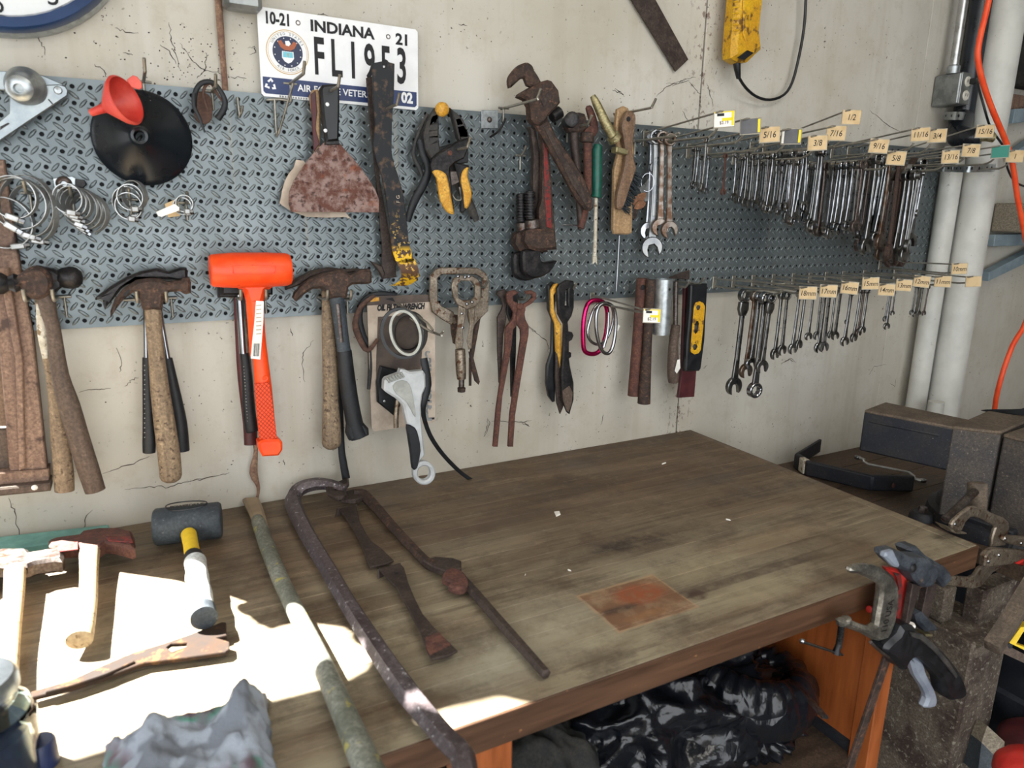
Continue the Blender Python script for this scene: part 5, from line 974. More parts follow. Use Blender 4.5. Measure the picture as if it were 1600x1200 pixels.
def price_hook(name, X, zb, L, ztag, tagm, label, txt=None, w_=.040, h_=.028, yellow=False, dz0=.022, upturn=.014, face=-.6, droprod=True, tl=0.):
    """long display hook: a lower rod with an upturned tip and an upper wire that carries a price tag"""
    T = thing(name, label, 'hook', 'display hooks with price tags')
    tube('lower_rod', [Vector((X, .004, zb)), Vector((X, -.01, zb)), Vector((X, -(L-.05), zb)), Vector((X, -(L-.03), zb+.001)), Vector((X+.001, -(L-.015), zb+upturn*.5)), Vector((X+.001, -(L-.008), zb+upturn))], .0027, 'wire', T, n=7, sm=2)
    zt = ztag+h_/2
    tube('upper_wire', [Vector((X-.006, .004, zb+dz0)), Vector((X-.006, -.012, zb+dz0)), Vector((X-.006, -(L-.006), zt-.002)), Vector((X-.004, -L, zt)), Vector((X+.012, -L, zt))], .0021, 'wire', T, n=7, sm=1)
    box('foot_plate', Vector((X-.003, -.003, zb+dz0/2)), (.014, .003, dz0+.012), 'wire', T)
    if not tagm: return T
    R_ = Matrix.Rotation(face, 3, 'Z') @ Matrix.Rotation(tl, 3, 'Y'); c = Vector((X+.006, -L-.003, ztag)); ex_ = R_ @ UX; ez_ = R_ @ UZ; ny_ = R_ @ NY
    box('tag_holder', c-ny_*.001, (w_+.003, .0016, h_+.004), 'clear_edge', T, R_, .0004); tg = box('price_tag', c+ny_*.0004, (w_, .0012, h_), tagm, T, R_, .0002)
    if yellow:
        box('yellow_stripe', c+ny_*.0012+ex_*(w_*.43), (w_*.12, .0006, h_*.9), 'tag_yellow', tg, R_, 0)
        if yellow == 2:
            box('yellow_stripe', c+ny_*.0012-ez_*(h_*.02)+ex_*w_*.15, (w_*.5, .0006, h_*.2), 'tag_yellow', tg, R_, 0); box('barcode', c+ny_*.0013+ez_*h_*.3-ex_*w_*.18, (w_*.35, .0006, h_*.18), 'ink', tg, R_, 0); box('yellow_edge', c+ny_*.0012+ez_*h_*.46, (w_, .0006, h_*.07), 'tag_yellow', tg, R_, 0)
            text('$2.19', .009, c+ny_*.0014-ez_*h_*.24, ex_, ez_, 'red_rust', tg, 'print', xs=.9)
        if yellow == 3: box('white_stripe', c+ny_*.0012-ex_*w_*.43, (w_*.12, .0006, h_*.95), 'tag_white', tg, R_, 0)
    if txt: text(txt, h_*.62, c+ny_*.001-ez_*.001, ex_, ez_, 'ink', tg, 'handwriting', xs=.8, shear=.12, off=.0001)
    return T
ct = W(1016, 494, .22); price_hook('display_hook', ct.x, ct.z+.004, .215, ct.z, 'tag_white', 'display hook with a yellow-white price tag, carrying the carabiners', None, .036, .028, 2, .018, .004)
# pipes and sockets
def ptube(pts, d, m, lab, name='pipe', thk=.7, holes=(), cat='pipe'):
    T = thing(name, lab, cat); a = W(pts[0][0], pts[0][1], d); b = W(pts[-1][0], pts[-1][1], d); r_ = pts[0][2]*mpp(a); L = (b-a).length
    prof = [(r_*thk, 0), (r_, 0), (r_, L*.5), (r_*pts[-1][2]/pts[0][2]*(mpp(b)/mpp(a)), L), (r_*thk, L), (r_*thk, 0)]
    lathe('tube', prof, a, b-a, m, T, 24)
    for x, y, rr in holes: lathe('cross_hole', [(0, .0015), (rr*mpp(a), .0008), (rr*1.1*mpp(a), -.001)], W(x, y, d+r_*.97), NY, 'ink', T, 14)
    return T
ptube([(1004, 435, 9.5), (990, 618, 10)], .05, 'red_rust', 'red-rusty steel tube wrench, leftmost of the two long tubes', holes=[(1005, 449, 4)]); ptube([(1017, 437, 7.5), (1006, 630, 10.5)], .075, 'rust', 'grey-brown steel tube beside the red-rusty one', thk=.75); ptube([(1037, 436, 15), (1033, 522, 14)], .085, 'zinc', 'short wide galvanized tube hanging in front', thk=.86, holes=[(1046, 452, 2.2)])
T = thing('file', 'wooden-handled file hanging behind the maroon block, handle down', 'file'); wtube('ferrule', [(1056, 440, 4), (1055, 508, 4.2)], .06, 'worn_steel', T, n=12, sm=1); wtube('handle', [(1056, 508, 7.5), (1052, 540, 8), (1052, 580, 10), (1052, 597, 8)], .06, 'wood_dark', T, n=12); prism('chip', q('M 455,840 472,838 475,900 450,940 435,920'), .077, .0006, 'tag_white', T, 0)
T = thing('scraper_blade', 'dark triangular scraper blade above the row of lower tools', 'blade'); prism('blade', q('M 395,245 540,190 540,262 400,255'), .03, .003, 'brown_steel', T, .0006)
T = thing('sanding_block', 'maroon flat bar hanging between the file and the level', 'bar'); prism('bar', q('M 500,310 545,310 520,600 512,920 583,920 568,1105 455,1112 480,900 490,600'), .055, .010, 'maroon', T, .001)
T = thing('torpedo_level', 'black torpedo level with yellow insert holding three vials', 'level'); prism('body', q('M 540,300 658,290 656,360 638,700 612,900 600,918 502,920 510,720 530,500'), .085, .016, 'black_plastic', T, .003)
prism('yellow_insert', q('M 574,450 585,428 612,418 640,430 652,455 645,560 622,770 605,795 575,802 552,785 548,760 560,620'), .0945, .003, 'yellow_dirty', T, .001, [q('M 588,462 596,448 610,446 620,460 612,480 596,484')[::1], q('M 578,585 590,562 605,562 610,580 600,640 585,656 574,640'), q('M 562,745 572,728 590,728 600,745 590,768 572,772')], 1)
for a_ in ((1091, 480), (1088, 512), (1085, 542)): lathe('vial', [(0, .002), (.006, .001), (.007, 0)], W(a_[0], a_[1], .094), NY, 'grey_plastic', T, 14)
T = thing('steel_pin', 'thin bright steel rod hanging from the pegboard seam', 'rod'); tube('rod', [W(968, 368, .006), W(963, 456, .006)], .0013, 'chrome', T, n=6, sm=1)
# ================================================================== wrench racks
def wrench_mesh(kind):
    """unit wrench hanging from the origin (centre of the ring), length 1 downward; returns list of (name, V, F) in x-z with thickness y"""
    def flat(V, F): return [Vector((x, z, y)) for x, y, z in V], [f[::-1] for f in F]
    out = []; rR, jR = .062, .088; cy = -(1-rR-jR*.78)
    star = [(.040*(1 if k % 2 else .88)*math.cos(k*math.pi/12), .040*(1 if k % 2 else .88)*math.sin(k*math.pi/12)) for k in range(24)]
    ring = lambda oy, R=rR: flat(*ext([(R*math.cos(k*math.pi/12), oy+R*math.sin(k*math.pi/12)) for k in range(24)], .062, .006, [[(x*R/.062, y*R/.062+oy) for x, y in star]]))
    def jaw(oy, R, ang):
        n = 26; dl = .50; a = ang; P = [(R*math.cos(a+dl+(2*math.pi-2*dl)*k/n), oy+R*math.sin(a+dl+(2*math.pi-2*dl)*k/n)) for k in range(n+1)]
        hw = R*math.sin(dl); u_ = (math.cos(a), math.sin(a)); v_ = (-u_[1], u_[0])
        for s_, dd in ((-1, .1), (-.55, -.25), (.55, -.25), (1, .1)): P.append((u_[0]*dd*R+v_[0]*s_*hw*.92, oy+u_[1]*dd*R+v_[1]*s_*hw*.92))
        return flat(*ext(P, .048, .006))
    top = ring(0) if kind != 'open' else jaw(0, .07, math.radians(75))
    bot = {'combo': lambda: jaw(cy, jR, math.radians(-75)), 'open': lambda: jaw(cy, jR, math.radians(-75)), 'ring': lambda: ring(cy, .075), 'ratchet': lambda: jaw(cy, jR, math.radians(-78))}[kind]()
    sh = flat(*ext([(-.030, -.048), (.030, -.048), (.024, -.12), (.026, -.6), (.036, cy+.06), (-.036, cy+.06), (-.026, -.6), (-.024, -.12)], .030, .006))
    gr = flat(*ext([(-.012, -.16), (.012, -.16), (.013, -.62), (-.013, -.62)], .034, .003))
    names = {'combo': ('ring_end', 'jaw_end'), 'open': ('small_jaw_end', 'jaw_end'), 'ring': ('ring_end', 'large_ring_end'), 'ratchet': ('ratchet_ring', 'jaw_end')}[kind]
    out = [(names[0], top), (names[1], bot), ('shank', join([sh, gr]))]
    if kind == 'ratchet': out.append(('flex_joint', flat(*ext([(-.05, -.06), (.05, -.06), (.055, -.13), (.03, -.19), (-.03, -.19), (-.055, -.13)], .05, .008))))
    return out
WM = {}
def wrench_at(top, L, kind, m, lab, grp, rz=0., ry=0., rx=0., parts=False):
    key = (kind, m, parts)
    if key not in WM:
        ms = wrench_mesh(kind); ms = ms if parts else [('wrench', join([x[1] for x in ms]))]; WM[key] = []
        for n_, (V, F) in ms:
            me = bpy.data.meshes.new(n_); me.from_pydata([tuple(v) for v in V], [], F); me.update()
            for p in me.polygons: p.use_smooth = True
            me.set_sharp_from_angle(angle=.5); me.materials.append(MATS[m]); WM[key].append(me)
    if parts:
        T = thing('combination_wrench', lab, 'wrench', grp, keep=True)
        for me in WM[key]: o = bpy.data.objects.new(me.name.split('.')[0], me); COL.objects.link(o); o.parent = T
    else:
        T = bpy.data.objects.new('combination_wrench', WM[key][0]); COL.objects.link(T); tag(T, lab, 'wrench', grp, keep=True)
    T.location = top; T.scale = (L, L, L); T.rotation_euler = (rx, ry, rz); return T
# five big wrenches at the left end of the upper rack
big = [((1019, 216), (1012, 372), .030, 'combo', 'chrome', 'chrome wrench hindmost in the five-wrench bunch right of the brushes'), ((1026, 214), (1017, 400), .042, 'combo', 'dull_chrome', 'longest chrome wrench, its open jaw lowest, in the five-wrench bunch'), ((1022, 262), (1016, 385), .036, 'open', 'chrome', 'short chrome wrench with flex head in the five-wrench bunch'),
       ((1035, 215), (1030, 366), .060, 'combo', 'rusty_chrome', 'rust-flecked wrench, second from the front, in the five-wrench bunch'), ((1046, 218), (1044, 370), .080, 'combo', 'rusty_chrome', 'rust-streaked wrench nearest the viewer in the five-wrench bunch right of the brushes')]
for (x, y), (bx, by), d, k, m, lab in big:
    p, b_ = W(x, y, d), W(bx, by, d); L = (p-b_).length/.94; wrench_at(p, L, k, m, lab, 'big wrenches right of the brushes', rz=random.uniform(-.5, -.1), ry=math.atan2(p.x-b_.x, p.z-b_.z), parts=True)
peg_hook(1062, 208, .16, 'long wire hook carrying the five big wrenches', .006, .003)
UP = [(1131, 186, 'tag_white', None, 2, 'yellow-white price tag'), (1172, 197, 'tag_grey', None, 1, 'one-striped grey tag'), (1202, 210, 'tag_tan', '5/16', 0, 'tan tag five sixteenths'), (1236, 213, 'tag_grey', None, 3, 'two-striped grey tag'), (1277, 223, 'tag_tan', '3/8', 0, 'tan tag three eighths'),
      (1306, 208, 'tag_tan', '7/16', 0, 'tan tag seven sixteenths'), (1330, 183, 'tag_tan', '1/2', 0, 'tan tag one half'), (1373, 228, 'tag_tan', '9/16', 0, 'tan tag nine sixteenths'), (1400, 247, 'tag_tan', '5/8', 0, 'tan tag five eighths'), (1438, 210, 'tag_tan', '11/16', 0, 'tan tag eleven sixteenths'),
      (1464, 212, 'tag_tan', '3/4', 0, 'tan tag three quarters'), (1485, 245, 'tag_tan', '13/16', 0, 'tan tag thirteen sixteenths'), (1517, 235, 'tag_tan', '7/8', 0, 'tan tag seven eighths'), (1539, 205, 'tag_tan', '15/16', 0, 'tan tag fifteen sixteenths'), (1563, 237, 'tag_teal', None, 0, 'teal tag'), (1586, 244, 'tag_tan', '1', 0, 'rightmost tan tag')]
TL = .25; HU = []
for x, y, tm, tx, ye, nm in UP:
    c = W(x, y, TL); zb = min(max(c.z-.032, ZO-.075), ZO-.030); HU.append((c.x-.004, zb, nm)); price_hook('display_hook', c.x-.004, zb, TL-.004, c.z, tm, 'upper rack display hook with '+nm, tx, .040, .030, ye, .024, .02 if y < 215 else .014, random.uniform(-.95, -.6), tl=random.uniform(-.06, .08))
bot = [(1083, 292), (1110, 300), (1133, 304), (1155, 318), (1185, 326), (1205, 330), (1225, 338), (1248, 350), (1270, 352), (1290, 366), (1310, 372), (1330, 364), (1345, 374), (1362, 390), (1385, 396), (1400, 402), (1418, 414), (1436, 412), (1450, 372)]
def env(x):
    for (a, b), (c, d) in zip(bot, bot[1:]):
        if a <= x <= c: return b+(d-b)*(x-a)/(c-a)
    return bot[-1][1]
ORD = ['nearest the wall', 'second from the wall', 'third from the wall', 'fourth from the wall', 'fifth from the wall', 'sixth from the wall', 'seventh from the wall', 'eighth from the wall', 'ninth from the wall', 'tenth from the wall', 'eleventh from the wall', 'twelfth from the wall', 'thirteenth from the wall', 'fourteenth from the wall', 'fifteenth from the wall']
cand = []; RW = random.Random(11); x = 1084
XS = [1084, 1088, 1092, 1097, 1103, 1108, 1134, 1151]
x = 1158
while x < 1450: XS.append(x); x += RW.uniform(3.0, 4.3) if x < 1300 else RW.uniform(3.6, 5.2)
for x in XS:
    best = None
    for k, (X, zb, nm) in enumerate(HU):
        p = XP(x, 240, X); d = -p.y
        if .025 < d < .215: s_ = abs(d-RW.uniform(.05, .19)); best = min(best, (s_, k, d)) if best else (s_, k, d)
    if best is None: continue
    _, k, d = best; X, zb, nm = HU[k]; yb = env(x)-abs(RW.gauss(0, 10))*(1.2 if x > 1260 else .7)
    if x in (1134,): yb = 303
    bb = W(x, yb, d); L = (zb-.004-bb.z)/.94; cand.append((k, d, X, zb, L, x))
cand.sort(); seen = {}
for k, d, X, zb, L, x in cand:
    i = seen.get(k, 0); seen[k] = i+1; nm = HU[k][2]; kind = RW.choice(['combo']*6+['ring', 'open', 'ratchet']); m = RW.choice(['wrench_chrome']*5+['dull_chrome']*3+['worn_steel']+(['rusty_chrome'] if x > 1330 else []))
    if x == 1134 or 1405 < x < 1416 or 1428 < x < 1434: m = 'rust' if x != 1134 else 'red_rust'
    L = min(max(L, .09), .34); word = {'wrench_chrome': 'chrome', 'dull_chrome': 'dull chrome', 'worn_steel': 'worn steel', 'rusty_chrome': 'rust-stained', 'rust': 'rusty', 'red_rust': 'red-rusty'}[m]
    wrench_at(Vector((X+RW.uniform(-.002, .002), -d, zb-.0028-L*.036)), L, kind, m, '%s wrench, %s, on upper hook of %s' % (word, ORD[min(i, 14)], nm), 'wrenches on the upper rack', rz=RW.uniform(-.15, .5), ry=RW.uniform(-.035, .05), rx=RW.uniform(-.03, .03))
LO = [(None, None, None, None), (1262, 458, '18mm', 'tag eighteen millimetres'), (1294, 455, '17mm', 'tag seventeen millimetres'), (1327, 450, '16mm', 'tag sixteen millimetres'), (1360, 443, '15mm', 'tag fifteen millimetres'), (1385, 453, '14mm', 'tag fourteen millimetres'), (1412, 446, '13mm', 'tag thirteen millimetres'), (1440, 440, '12mm', 'tag twelve millimetres'), (1473, 440, '11mm', 'tag eleven millimetres'), (1499, 420, '10mm', 'tag ten millimetres'), (1521, 440, None, 'blank rightmost tag')]
HL = []
for i, (x, y, tx, nm) in enumerate(LO):
    if x is None: X, zt, zb = W(1117, 434, 0).x, ZO-.36, ZO-.376; HL.append((X, zb, 'no tag')); price_hook('display_hook', X, zb, .235, zt, None, 'lower rack display hook without tag at the left end', dz0=.02); continue
    c = W(x, y, .24); zb = ZO-.376 if i != 9 else ZO-.345; HL.append((c.x-.004, zb, nm)); price_hook('display_hook', c.x-.004, zb, .236, c.z, 'tag_tan', 'lower rack display hook with '+nm, tx, .038, .028, 0, .02, .006, random.uniform(-.95, -.6), tl=random.uniform(-.08, .08))
low = [(1164, 607, 0, 'ratchet', 'dull_chrome'), (1181, 583, 0, 'combo', 'rusty_chrome'), (1188, 572, 0, 'combo', 'chrome'), (1197, 613, 0, 'ring', 'chrome'), (1206, 576, 0, 'ratchet', 'dull_chrome'), (1222, 556, 1, 'combo', 'dull_chrome'), (1231, 550, 1, 'combo', 'dull_chrome'), (1250, 548, 1, 'combo', 'chrome'), (1259, 541, 2, 'combo', 'dull_chrome'), (1272, 528, 2, 'combo', 'chrome'),
       (1284, 527, 2, 'combo', 'dull_chrome'), (1290, 546, 2, 'combo', 'chrome'), (1297, 545, 2, 'combo', 'dull_chrome'), (1306, 525, 3, 'combo', 'dull_chrome'), (1314, 527, 3, 'combo', 'dull_chrome'), (1329, 505, 3, 'ring', 'dull_chrome'), (1331, 536, 3, 'combo', 'chrome'), (1345, 530, 4, 'combo', 'dull_chrome'), (1350, 522, 4, 'combo', 'worn_steel'), (1356, 518, 4, 'combo', 'chrome'),
       (1390, 500, 5, 'combo', 'dull_chrome'), (1393, 512, 5, 'combo', 'chrome'), (1399, 491, 6, 'combo', 'chrome'), (1430, 490, 7, 'combo', 'dull_chrome'), (1434, 493, 7, 'combo', 'chrome'), (1441, 491, 7, 'combo', 'dull_chrome'), (1450, 491, 8, 'combo', 'worn_steel')]
seen = {}
for x, yb, k, kind, m in low:
    ok = None
    for kk in (k, k+1, k-1, k+2, k-2, k+3):
        if 0 <= kk < len(HL):
            d = -XP(x, 455, HL[kk][0]).y
            if .03 < d < .215: ok = (kk, d); break
    if not ok: continue
    kk, d = ok; X, zb, nm = HL[kk]; L = (zb-.004-W(x, yb, d).z)/.94; i = seen.get(kk, 0); seen[kk] = i+1
    tp = XP(x, 455, X); pos = {'ratchet': 'flex-head ratchet wrench', 'ring': 'double ring wrench', 'combo': 'combination wrench'}[kind]
    wrench_at(Vector((X, -d, zb-.0028-L*.036)), L, kind, m, '%s %s, %s on lower hook with %s' % ({'chrome': 'bright chrome', 'dull_chrome': 'dull chrome', 'rusty_chrome': 'rust-stained', 'worn_steel': 'dark worn'}[m], pos, ['leftmost', 'second from left', 'third from left', 'fourth from left', 'fifth from left', 'sixth from left'][i], nm), 'wrenches on the lower rack', rz=random.uniform(-.35, .1), ry=random.uniform(-.01, .05), parts=True)
# ================================================================== on the bench
# left: hammers, level, mallet
o = lay('spirit_level', q('D -300,300 0,262 455,210 460,222 330,262 200,290 0,322 -300,372'), .012, .024, 'teal_paint', bev=.002); tag(o, 'pale teal metal level lying at the wall behind the hammers', 'level')
T = thing('claw_hammer', 'claw hammer with red chipped head and pale wooden handle lying in the sun', 'hammer')
lay('head', q('D 205,275 240,262 330,250 345,235 420,222 500,222 550,235 563,262 556,270 520,258 460,258 556,285 565,305 545,308 480,290 440,285 420,300 405,318 340,320 325,300 240,305 207,300'), .030, .024, 'red_rust', T, .004); lay('red_paint', q('D 440,240 545,236 555,262 455,255'), .043, .002, 'red_paint', T, .0006); lay('red_paint', q('D 240,275 325,258 325,290 245,300'), .043, .002, 'red_paint', T, .0006)
btube('handle', [(140, 862, 16, .034), (139, 900, 14, .030), (137, 940, 15, .026), (132, 975, 19, .024), (124, 1000, 24, .024)], .03, 'wood_grey', T, flat=.8, n=18)
T = thing('claw_hammer', 'claw hammer with steel head and pale handle at the left edge, lying in the sun', 'hammer')
lay('head', q('D -300,330 -100,315 0,310 118,310 130,325 220,310 240,295 265,292 270,345 262,362 225,360 150,372 118,385 20,388 -40,380 -100,420 -180,470 -200,440 -120,370 -300,380'), .030, .026, 'worn_steel', T, .005)
btube('handle', [(24, 890, 18, .034), (22, 930, 17, .030), (18, 980, 16, .026), (14, 1020, 17, .024), (8, 1080, 20, .024)], .03, 'wood_grey', T, flat=.8, n=18)
T = thing('dead_blow_mallet', 'dark grey dead blow mallet with yellow shaft wrapped in white tape', 'mallet')
a, b = B(241, 824, .036), B(346, 812, .036); R0 = .033; ax = (b-a); LL = ax.length
lathe('head', [(0, 0), (R0*.9, 0), (R0, .004), (R0*1.0, .03), (R0*.96, LL/2), (R0*1.0, LL-.03), (R0, LL-.004), (R0*.9, LL), (0, LL)], a, ax, 'mallet', T, 40)
def oncyl(x, y, a=a, ax=ax.normalized(), R0=R0+.0016):
    h = .08
    while h > 0:
        p = B(x, y, h); v = p-a; v -= ax*v.dot(ax)
        if v.length <= R0: return p
        h -= .0005
    return B(x, y, .06)
tube('oval_badge', [oncyl(x, y) for x, y in q('D 690,112 712,99 780,89 845,88 862,94 850,106 800,120 720,128')], .0012, 'black_plastic', T, n=5, sm=3, closed=True)
axn = ax.normalized(); mid = oncyl(292, 791); nn = mid-a; nn = (nn-axn*nn.dot(axn)).normalized(); text('POWERDRIVE', .012, mid, axn, nn.cross(axn), 'black_plastic', T, 'moulded_letters', xs=.75, off=.0006, lift=.0014)
btube('yellow_shaft', [(295, 835, 12, .036), (298, 850, 11.5, .036), (302, 874, 12.5, .034)], .036, 'yellow', T, n=18, sm=1); btube('dark_band', [(302, 868, 14, .034), (304, 878, 15, .033)], .03, 'black_rubber', T, n=18, sm=1)
btube('taped_grip', [(305, 878, 17, .033), (307, 890, 16, .033), (308, 902, 18, .033), (310, 915, 17, .032), (312, 930, 19.5, .032), (315, 945, 20, .031), (318, 955, 21, .031)], .03, 'white_tape', T, n=20, sm=2); btube('end_cap', [(317, 952, 21.5, .031), (319, 966, 23, .030)], .03, 'mallet', T, n=28, sm=1)
T = thing('flat_bar', 'rusty paint-worn pry bar with notched end lying in the sun patch', 'pry bar')
lay('bar', q('D 130,890 132,915 300,875 440,830 600,770 760,750 940,725 958,712 955,680 905,665 945,655 942,600 925,598 800,648 680,690 560,725 440,775 300,840'), .010, .006, 'old_rust', T, .001, [q('D 695,705 715,690 780,686 775,705 720,725')]); lay('rib', q('D 190,880 300,850 440,805 560,755 560,762 440,815 300,862 190,890'), .014, .004, 'old_rust', T, .001)
# rag
T = thing('shop_rag', 'crumpled grey shop rag with teal and purple stains at the front of the bench', 'rag'); V = []; NX, NY_ = 70, 46
outl = [(160, 1190), (235, 1135), (345, 1110), (408, 1092), (416, 1180), (425, 1260), (190, 1290), (120, 1250)]
for j in range(NY_+1):
    for i in range(NX+1):
        u, v_ = i/NX, j/NY_; tp = (165+u*250+8*math.sin(9*u), 1168-u*70+6*math.sin(11*u)); bt = (150+u*290, 1330-u*45); px, py = tp[0]+(bt[0]-tp[0])*v_, tp[1]+(bt[1]-tp[1])*v_
        p = B(px, py); e = min(1, min(u, 1-u, v_, 1-v_)*7); fold = 1-abs(noise.noise(Vector((p.x*16, p.y*22, 3.1)))*2.2); f2 = 1-abs(noise.noise(Vector((p.x*40, p.y*34, 7.7)))*2); f3 = noise.noise(Vector((p.x*110, p.y*110, 1)))
        hmp = math.exp(-((u-.85)**2/.02+(v_-.2)**2/.08))*.035+math.exp(-((u-.3)**2/.02+(v_-.15)**2/.05))*.016
        V.append(Vector((p.x+.004*f3, p.y+.004*f2, BT+.003+e**.6*(.012+.012*max(0, fold)**.8+.005*f2+.0015*f3+hmp))))
F = [(j*(NX+1)+i, (j+1)*(NX+1)+i, (j+1)*(NX+1)+i+1, j*(NX+1)+i+1) for j in range(NY_) for i in range(NX)]
o = mk('cloth', V, F, 'rag_cloth', T, 3.1); md = o.modifiers.new('s', 'SOLIDIFY'); md.thickness = .0025; md.offset = -1
# glass jar
T = thing('glass_jar', 'dark glass jar with shiny rim at the left edge near the viewer', 'jar'); c = B(-22, 1225)
lathe('glass_body', [(0, .001), (.046, .001), (.052, .006), (.053, .07), (.050, .085), (.040, .096), (.040, .112), (.043, .114), (.043, .118), (.037, .118), (.036, .095), (.048, .082), (.049, .01), (0, .006)], c, UZ, 'glass', T, 48); lathe('contents', [(0, .008), (.046, .010), (.046, .062), (0, .066)], c, UZ, 'deep_blue', T, 36); lathe('lid', [(0, .126), (.040, .125), (.044, .120), (.044, .108), (.042, .108)], c, UZ, 'zinc', T, 40)
for k, (dx, dy) in enumerate([(.02, -.01), (-.01, -.025), (.01, .02)]): tube('bolt', [c+Vector((dx, dy, .05)), c+Vector((dx*1.3, dy*1.2, .09))], .006, 'rust', T, n=8, sm=1)
T = thing('bottle_cap', 'small blue-rimmed cap beside the glass jar', 'cap'); c = B(66, 1195); lathe('cap', [(0, .03), (.014, .03), (.016, .027), (.017, 0)], c+Vector((0, 0, .001)), UZ, 'deep_blue', T, 28)
# staff, crowbar, short bars
T = thing('painted_staff', 'long round staff with flaking green-grey and yellow paint lying across the bench', 'staff')
lay('flared_end', [(379, 782), (405, 780), (412, 798), (420, 826), (404, 832), (393, 812)], .014, .014, 'staff_tan', T, .005)
btube('shaft', [(402, 812, 10, .016), (406, 822, 11.5, .016), (416, 850, 12.5, .014), (436, 900, 13.5, .014), (462, 955, 14.5, .014), (490, 1010, 16, .014), (520, 1075, 18, .015), (553, 1150, 21, .016), (585, 1225, 25, .018)], .014, 'staff_paint', T, n=18)
T = thing('wrecking_bar', 'long crowbar with a hooked top and paint-flecked hexagonal shaft', 'crowbar')
P = [(538, 765, .036), (520, 758, .04), (495, 756, .040), (470, 763, .034), (458, 778, .022), (462, 798, .015), (480, 835, .012), (510, 885, .012), (545, 945, .012), (590, 1015, .012), (635, 1080, .013), (672, 1125, .014), (705, 1163, .016), (722, 1180, .02), (728, 1215, .02)]
Rr = [8, 9, 11, 12, 12.5, 13, 13, 13.5, 14.5, 17, 19.5, 20.5, 21.5, 21, 20]
P3 = [B(x, y, h) for x, y, h in P]; tube('shaft', P3, [r_*mpp(p) for r_, p in zip(Rr, P3)], 'bar_lilac', T, n=6, sm=3, nrm=(0, 0, 1), flat=.9)
lay('claw', q('R 325,105 345,100 405,72 413,85 410,100 375,105 350,120 400,125 400,140 370,150 330,135'), .036, .010, 'brown_steel', T, .003, sm=2)
def catpaw(pts, h, lab, lip):
    T = thing('flat_scraper', lab, 'scraper', 'bent flat scrapers on the bench'); lay('blade', pts, h, .004, 'brown_steel', T, .0008); return T
T = catpaw(q('R 375,190 440,172 450,215 455,240 480,285 500,315 540,345 588,392 560,405 495,418 480,385 465,340 440,290 410,240'), .010, 'upper short flat bar with a bent lip, beside the crowbar', 0); V, F = None, None
def lip(ptsA, ptsB, hA, hB, T):
    a, b = [B(x, y, hA) for x, y in ptsA]; c, d = [B(x, y, hB) for x, y in ptsB]; off = Vector((.003, 0, .001)); V = [a, b, c, d, a+off, b+off, c+off, d+off]; mk('lip', V, [(0, 1, 2, 3), (7, 6, 5, 4), (0, 4, 5, 1), (1, 5, 6, 2), (2, 6, 7, 3), (3, 7, 4, 0)], 'brown_steel', T, .4)
lip([(526, 795), (556, 789)], [(554, 796), (523, 809)], .010, .0, T); lathe('nail_hole', [(0, .0004), (.003, .0003)], B(552, 816, .0125), UZ, 'ink', T, 10)
T = catpaw(q('R 530,425 610,402 628,420 645,480 670,540 700,600 760,670 838,745 800,765 735,778 715,740 690,670 650,590 600,500'), .012, 'lower short flat bar with a bent lip and rusty end, beside the hexagonal pry bar', 0); lip([(590, 890), (624, 881)], [(622, 890), (590, 905)], .012, .0, T)
lathe('nail_hole', [(0, .0004), (.004, .0003)], B(619, 896, .0145), UZ, 'ink', T, 4); lay('rust_patch', q('R 712,690 765,670 810,720 730,760 716,735'), .0142, .0006, 'red_rust', T, 0)
T = thing('pry_bar', 'long rusty hexagonal pry bar with flattened ends, upper of the two on the bench', 'pry bar')
btube('shaft', [(553, 772, 8, .018), (568, 774, 9.5, .016), (585, 790, 9, .012), (620, 830, 8.5, .010), (650, 862, 8.5, .010), (668, 880, 9, .010), (682, 886, 9, .010)], .01, 'rust', T, n=6); lay('flat_end', q('R 700,400 750,385 820,390 852,402 852,430 800,445 740,425'), .012, .012, 'brown_steel', T, .002); lay('point_end', q('R 370,150 395,130 430,118 470,122 480,140 440,160 400,158'), .016, .010, 'brown_steel', T, .002, sm=2)
T = thing('pry_bar', 'second pry bar with red-rusty claw end, lying nearer the bench front', 'pry bar')
btube('shaft', [(720, 905, 10, .012), (740, 925, 9, .010), (775, 965, 9, .010), (815, 1010, 9, .010), (853, 1053, 8.6, .0105)], .01, 'brown_steel', T, n=6); lay('claw_end', q('R 778,470 790,440 820,430 860,445 880,480 870,505 840,512 800,500 812,485'), .014, .014, 'red_rust', T, .003, sm=2)
# ================================================================== clamps at the right corner
T = thing('c_clamp', 'silver cast C-clamp with its screw, at the front right of the bench', 'clamp')
def prismY(name, pts, d, t_, m, par, bev=.002, **k): return prism(name, pts, d, t_, m, par, bev, **k)
prismY('frame', q('P 415,168 420,155 450,140 500,135 560,145 610,170 645,200 665,250 665,320 650,420 625,490 605,520 570,532 530,525 470,490 420,472 400,465 365,458 360,430 380,418 420,425 480,450 525,460 545,445 552,400 570,300 572,245 555,230 500,200 450,182 425,183'), .800, .016, 'cast_silver', T, .005, sm=1)
text('110 USA', .020, W(1385, 962, .8090), Vector((.12, 0, 1)), Vector((-1, 0, .12)), 'dark_steel', T, 'cast_letters', xs=.8, off=.0004, lift=.0025)
wtube('screw', [(1315, 972, 4.5), (1312, 1000, 4.5), (1308, 1014, 5.5), (1306, 1021, 8)], .80, 'dark_steel', T, n=12, sm=1)
for k in range(10): wtube('thread', [(1315-k*.5, 977+k*3.6, 5.8), (1315-k*.5, 978.6+k*3.6, 5.8)], .80, 'dark_steel', T, n=10, sm=1)
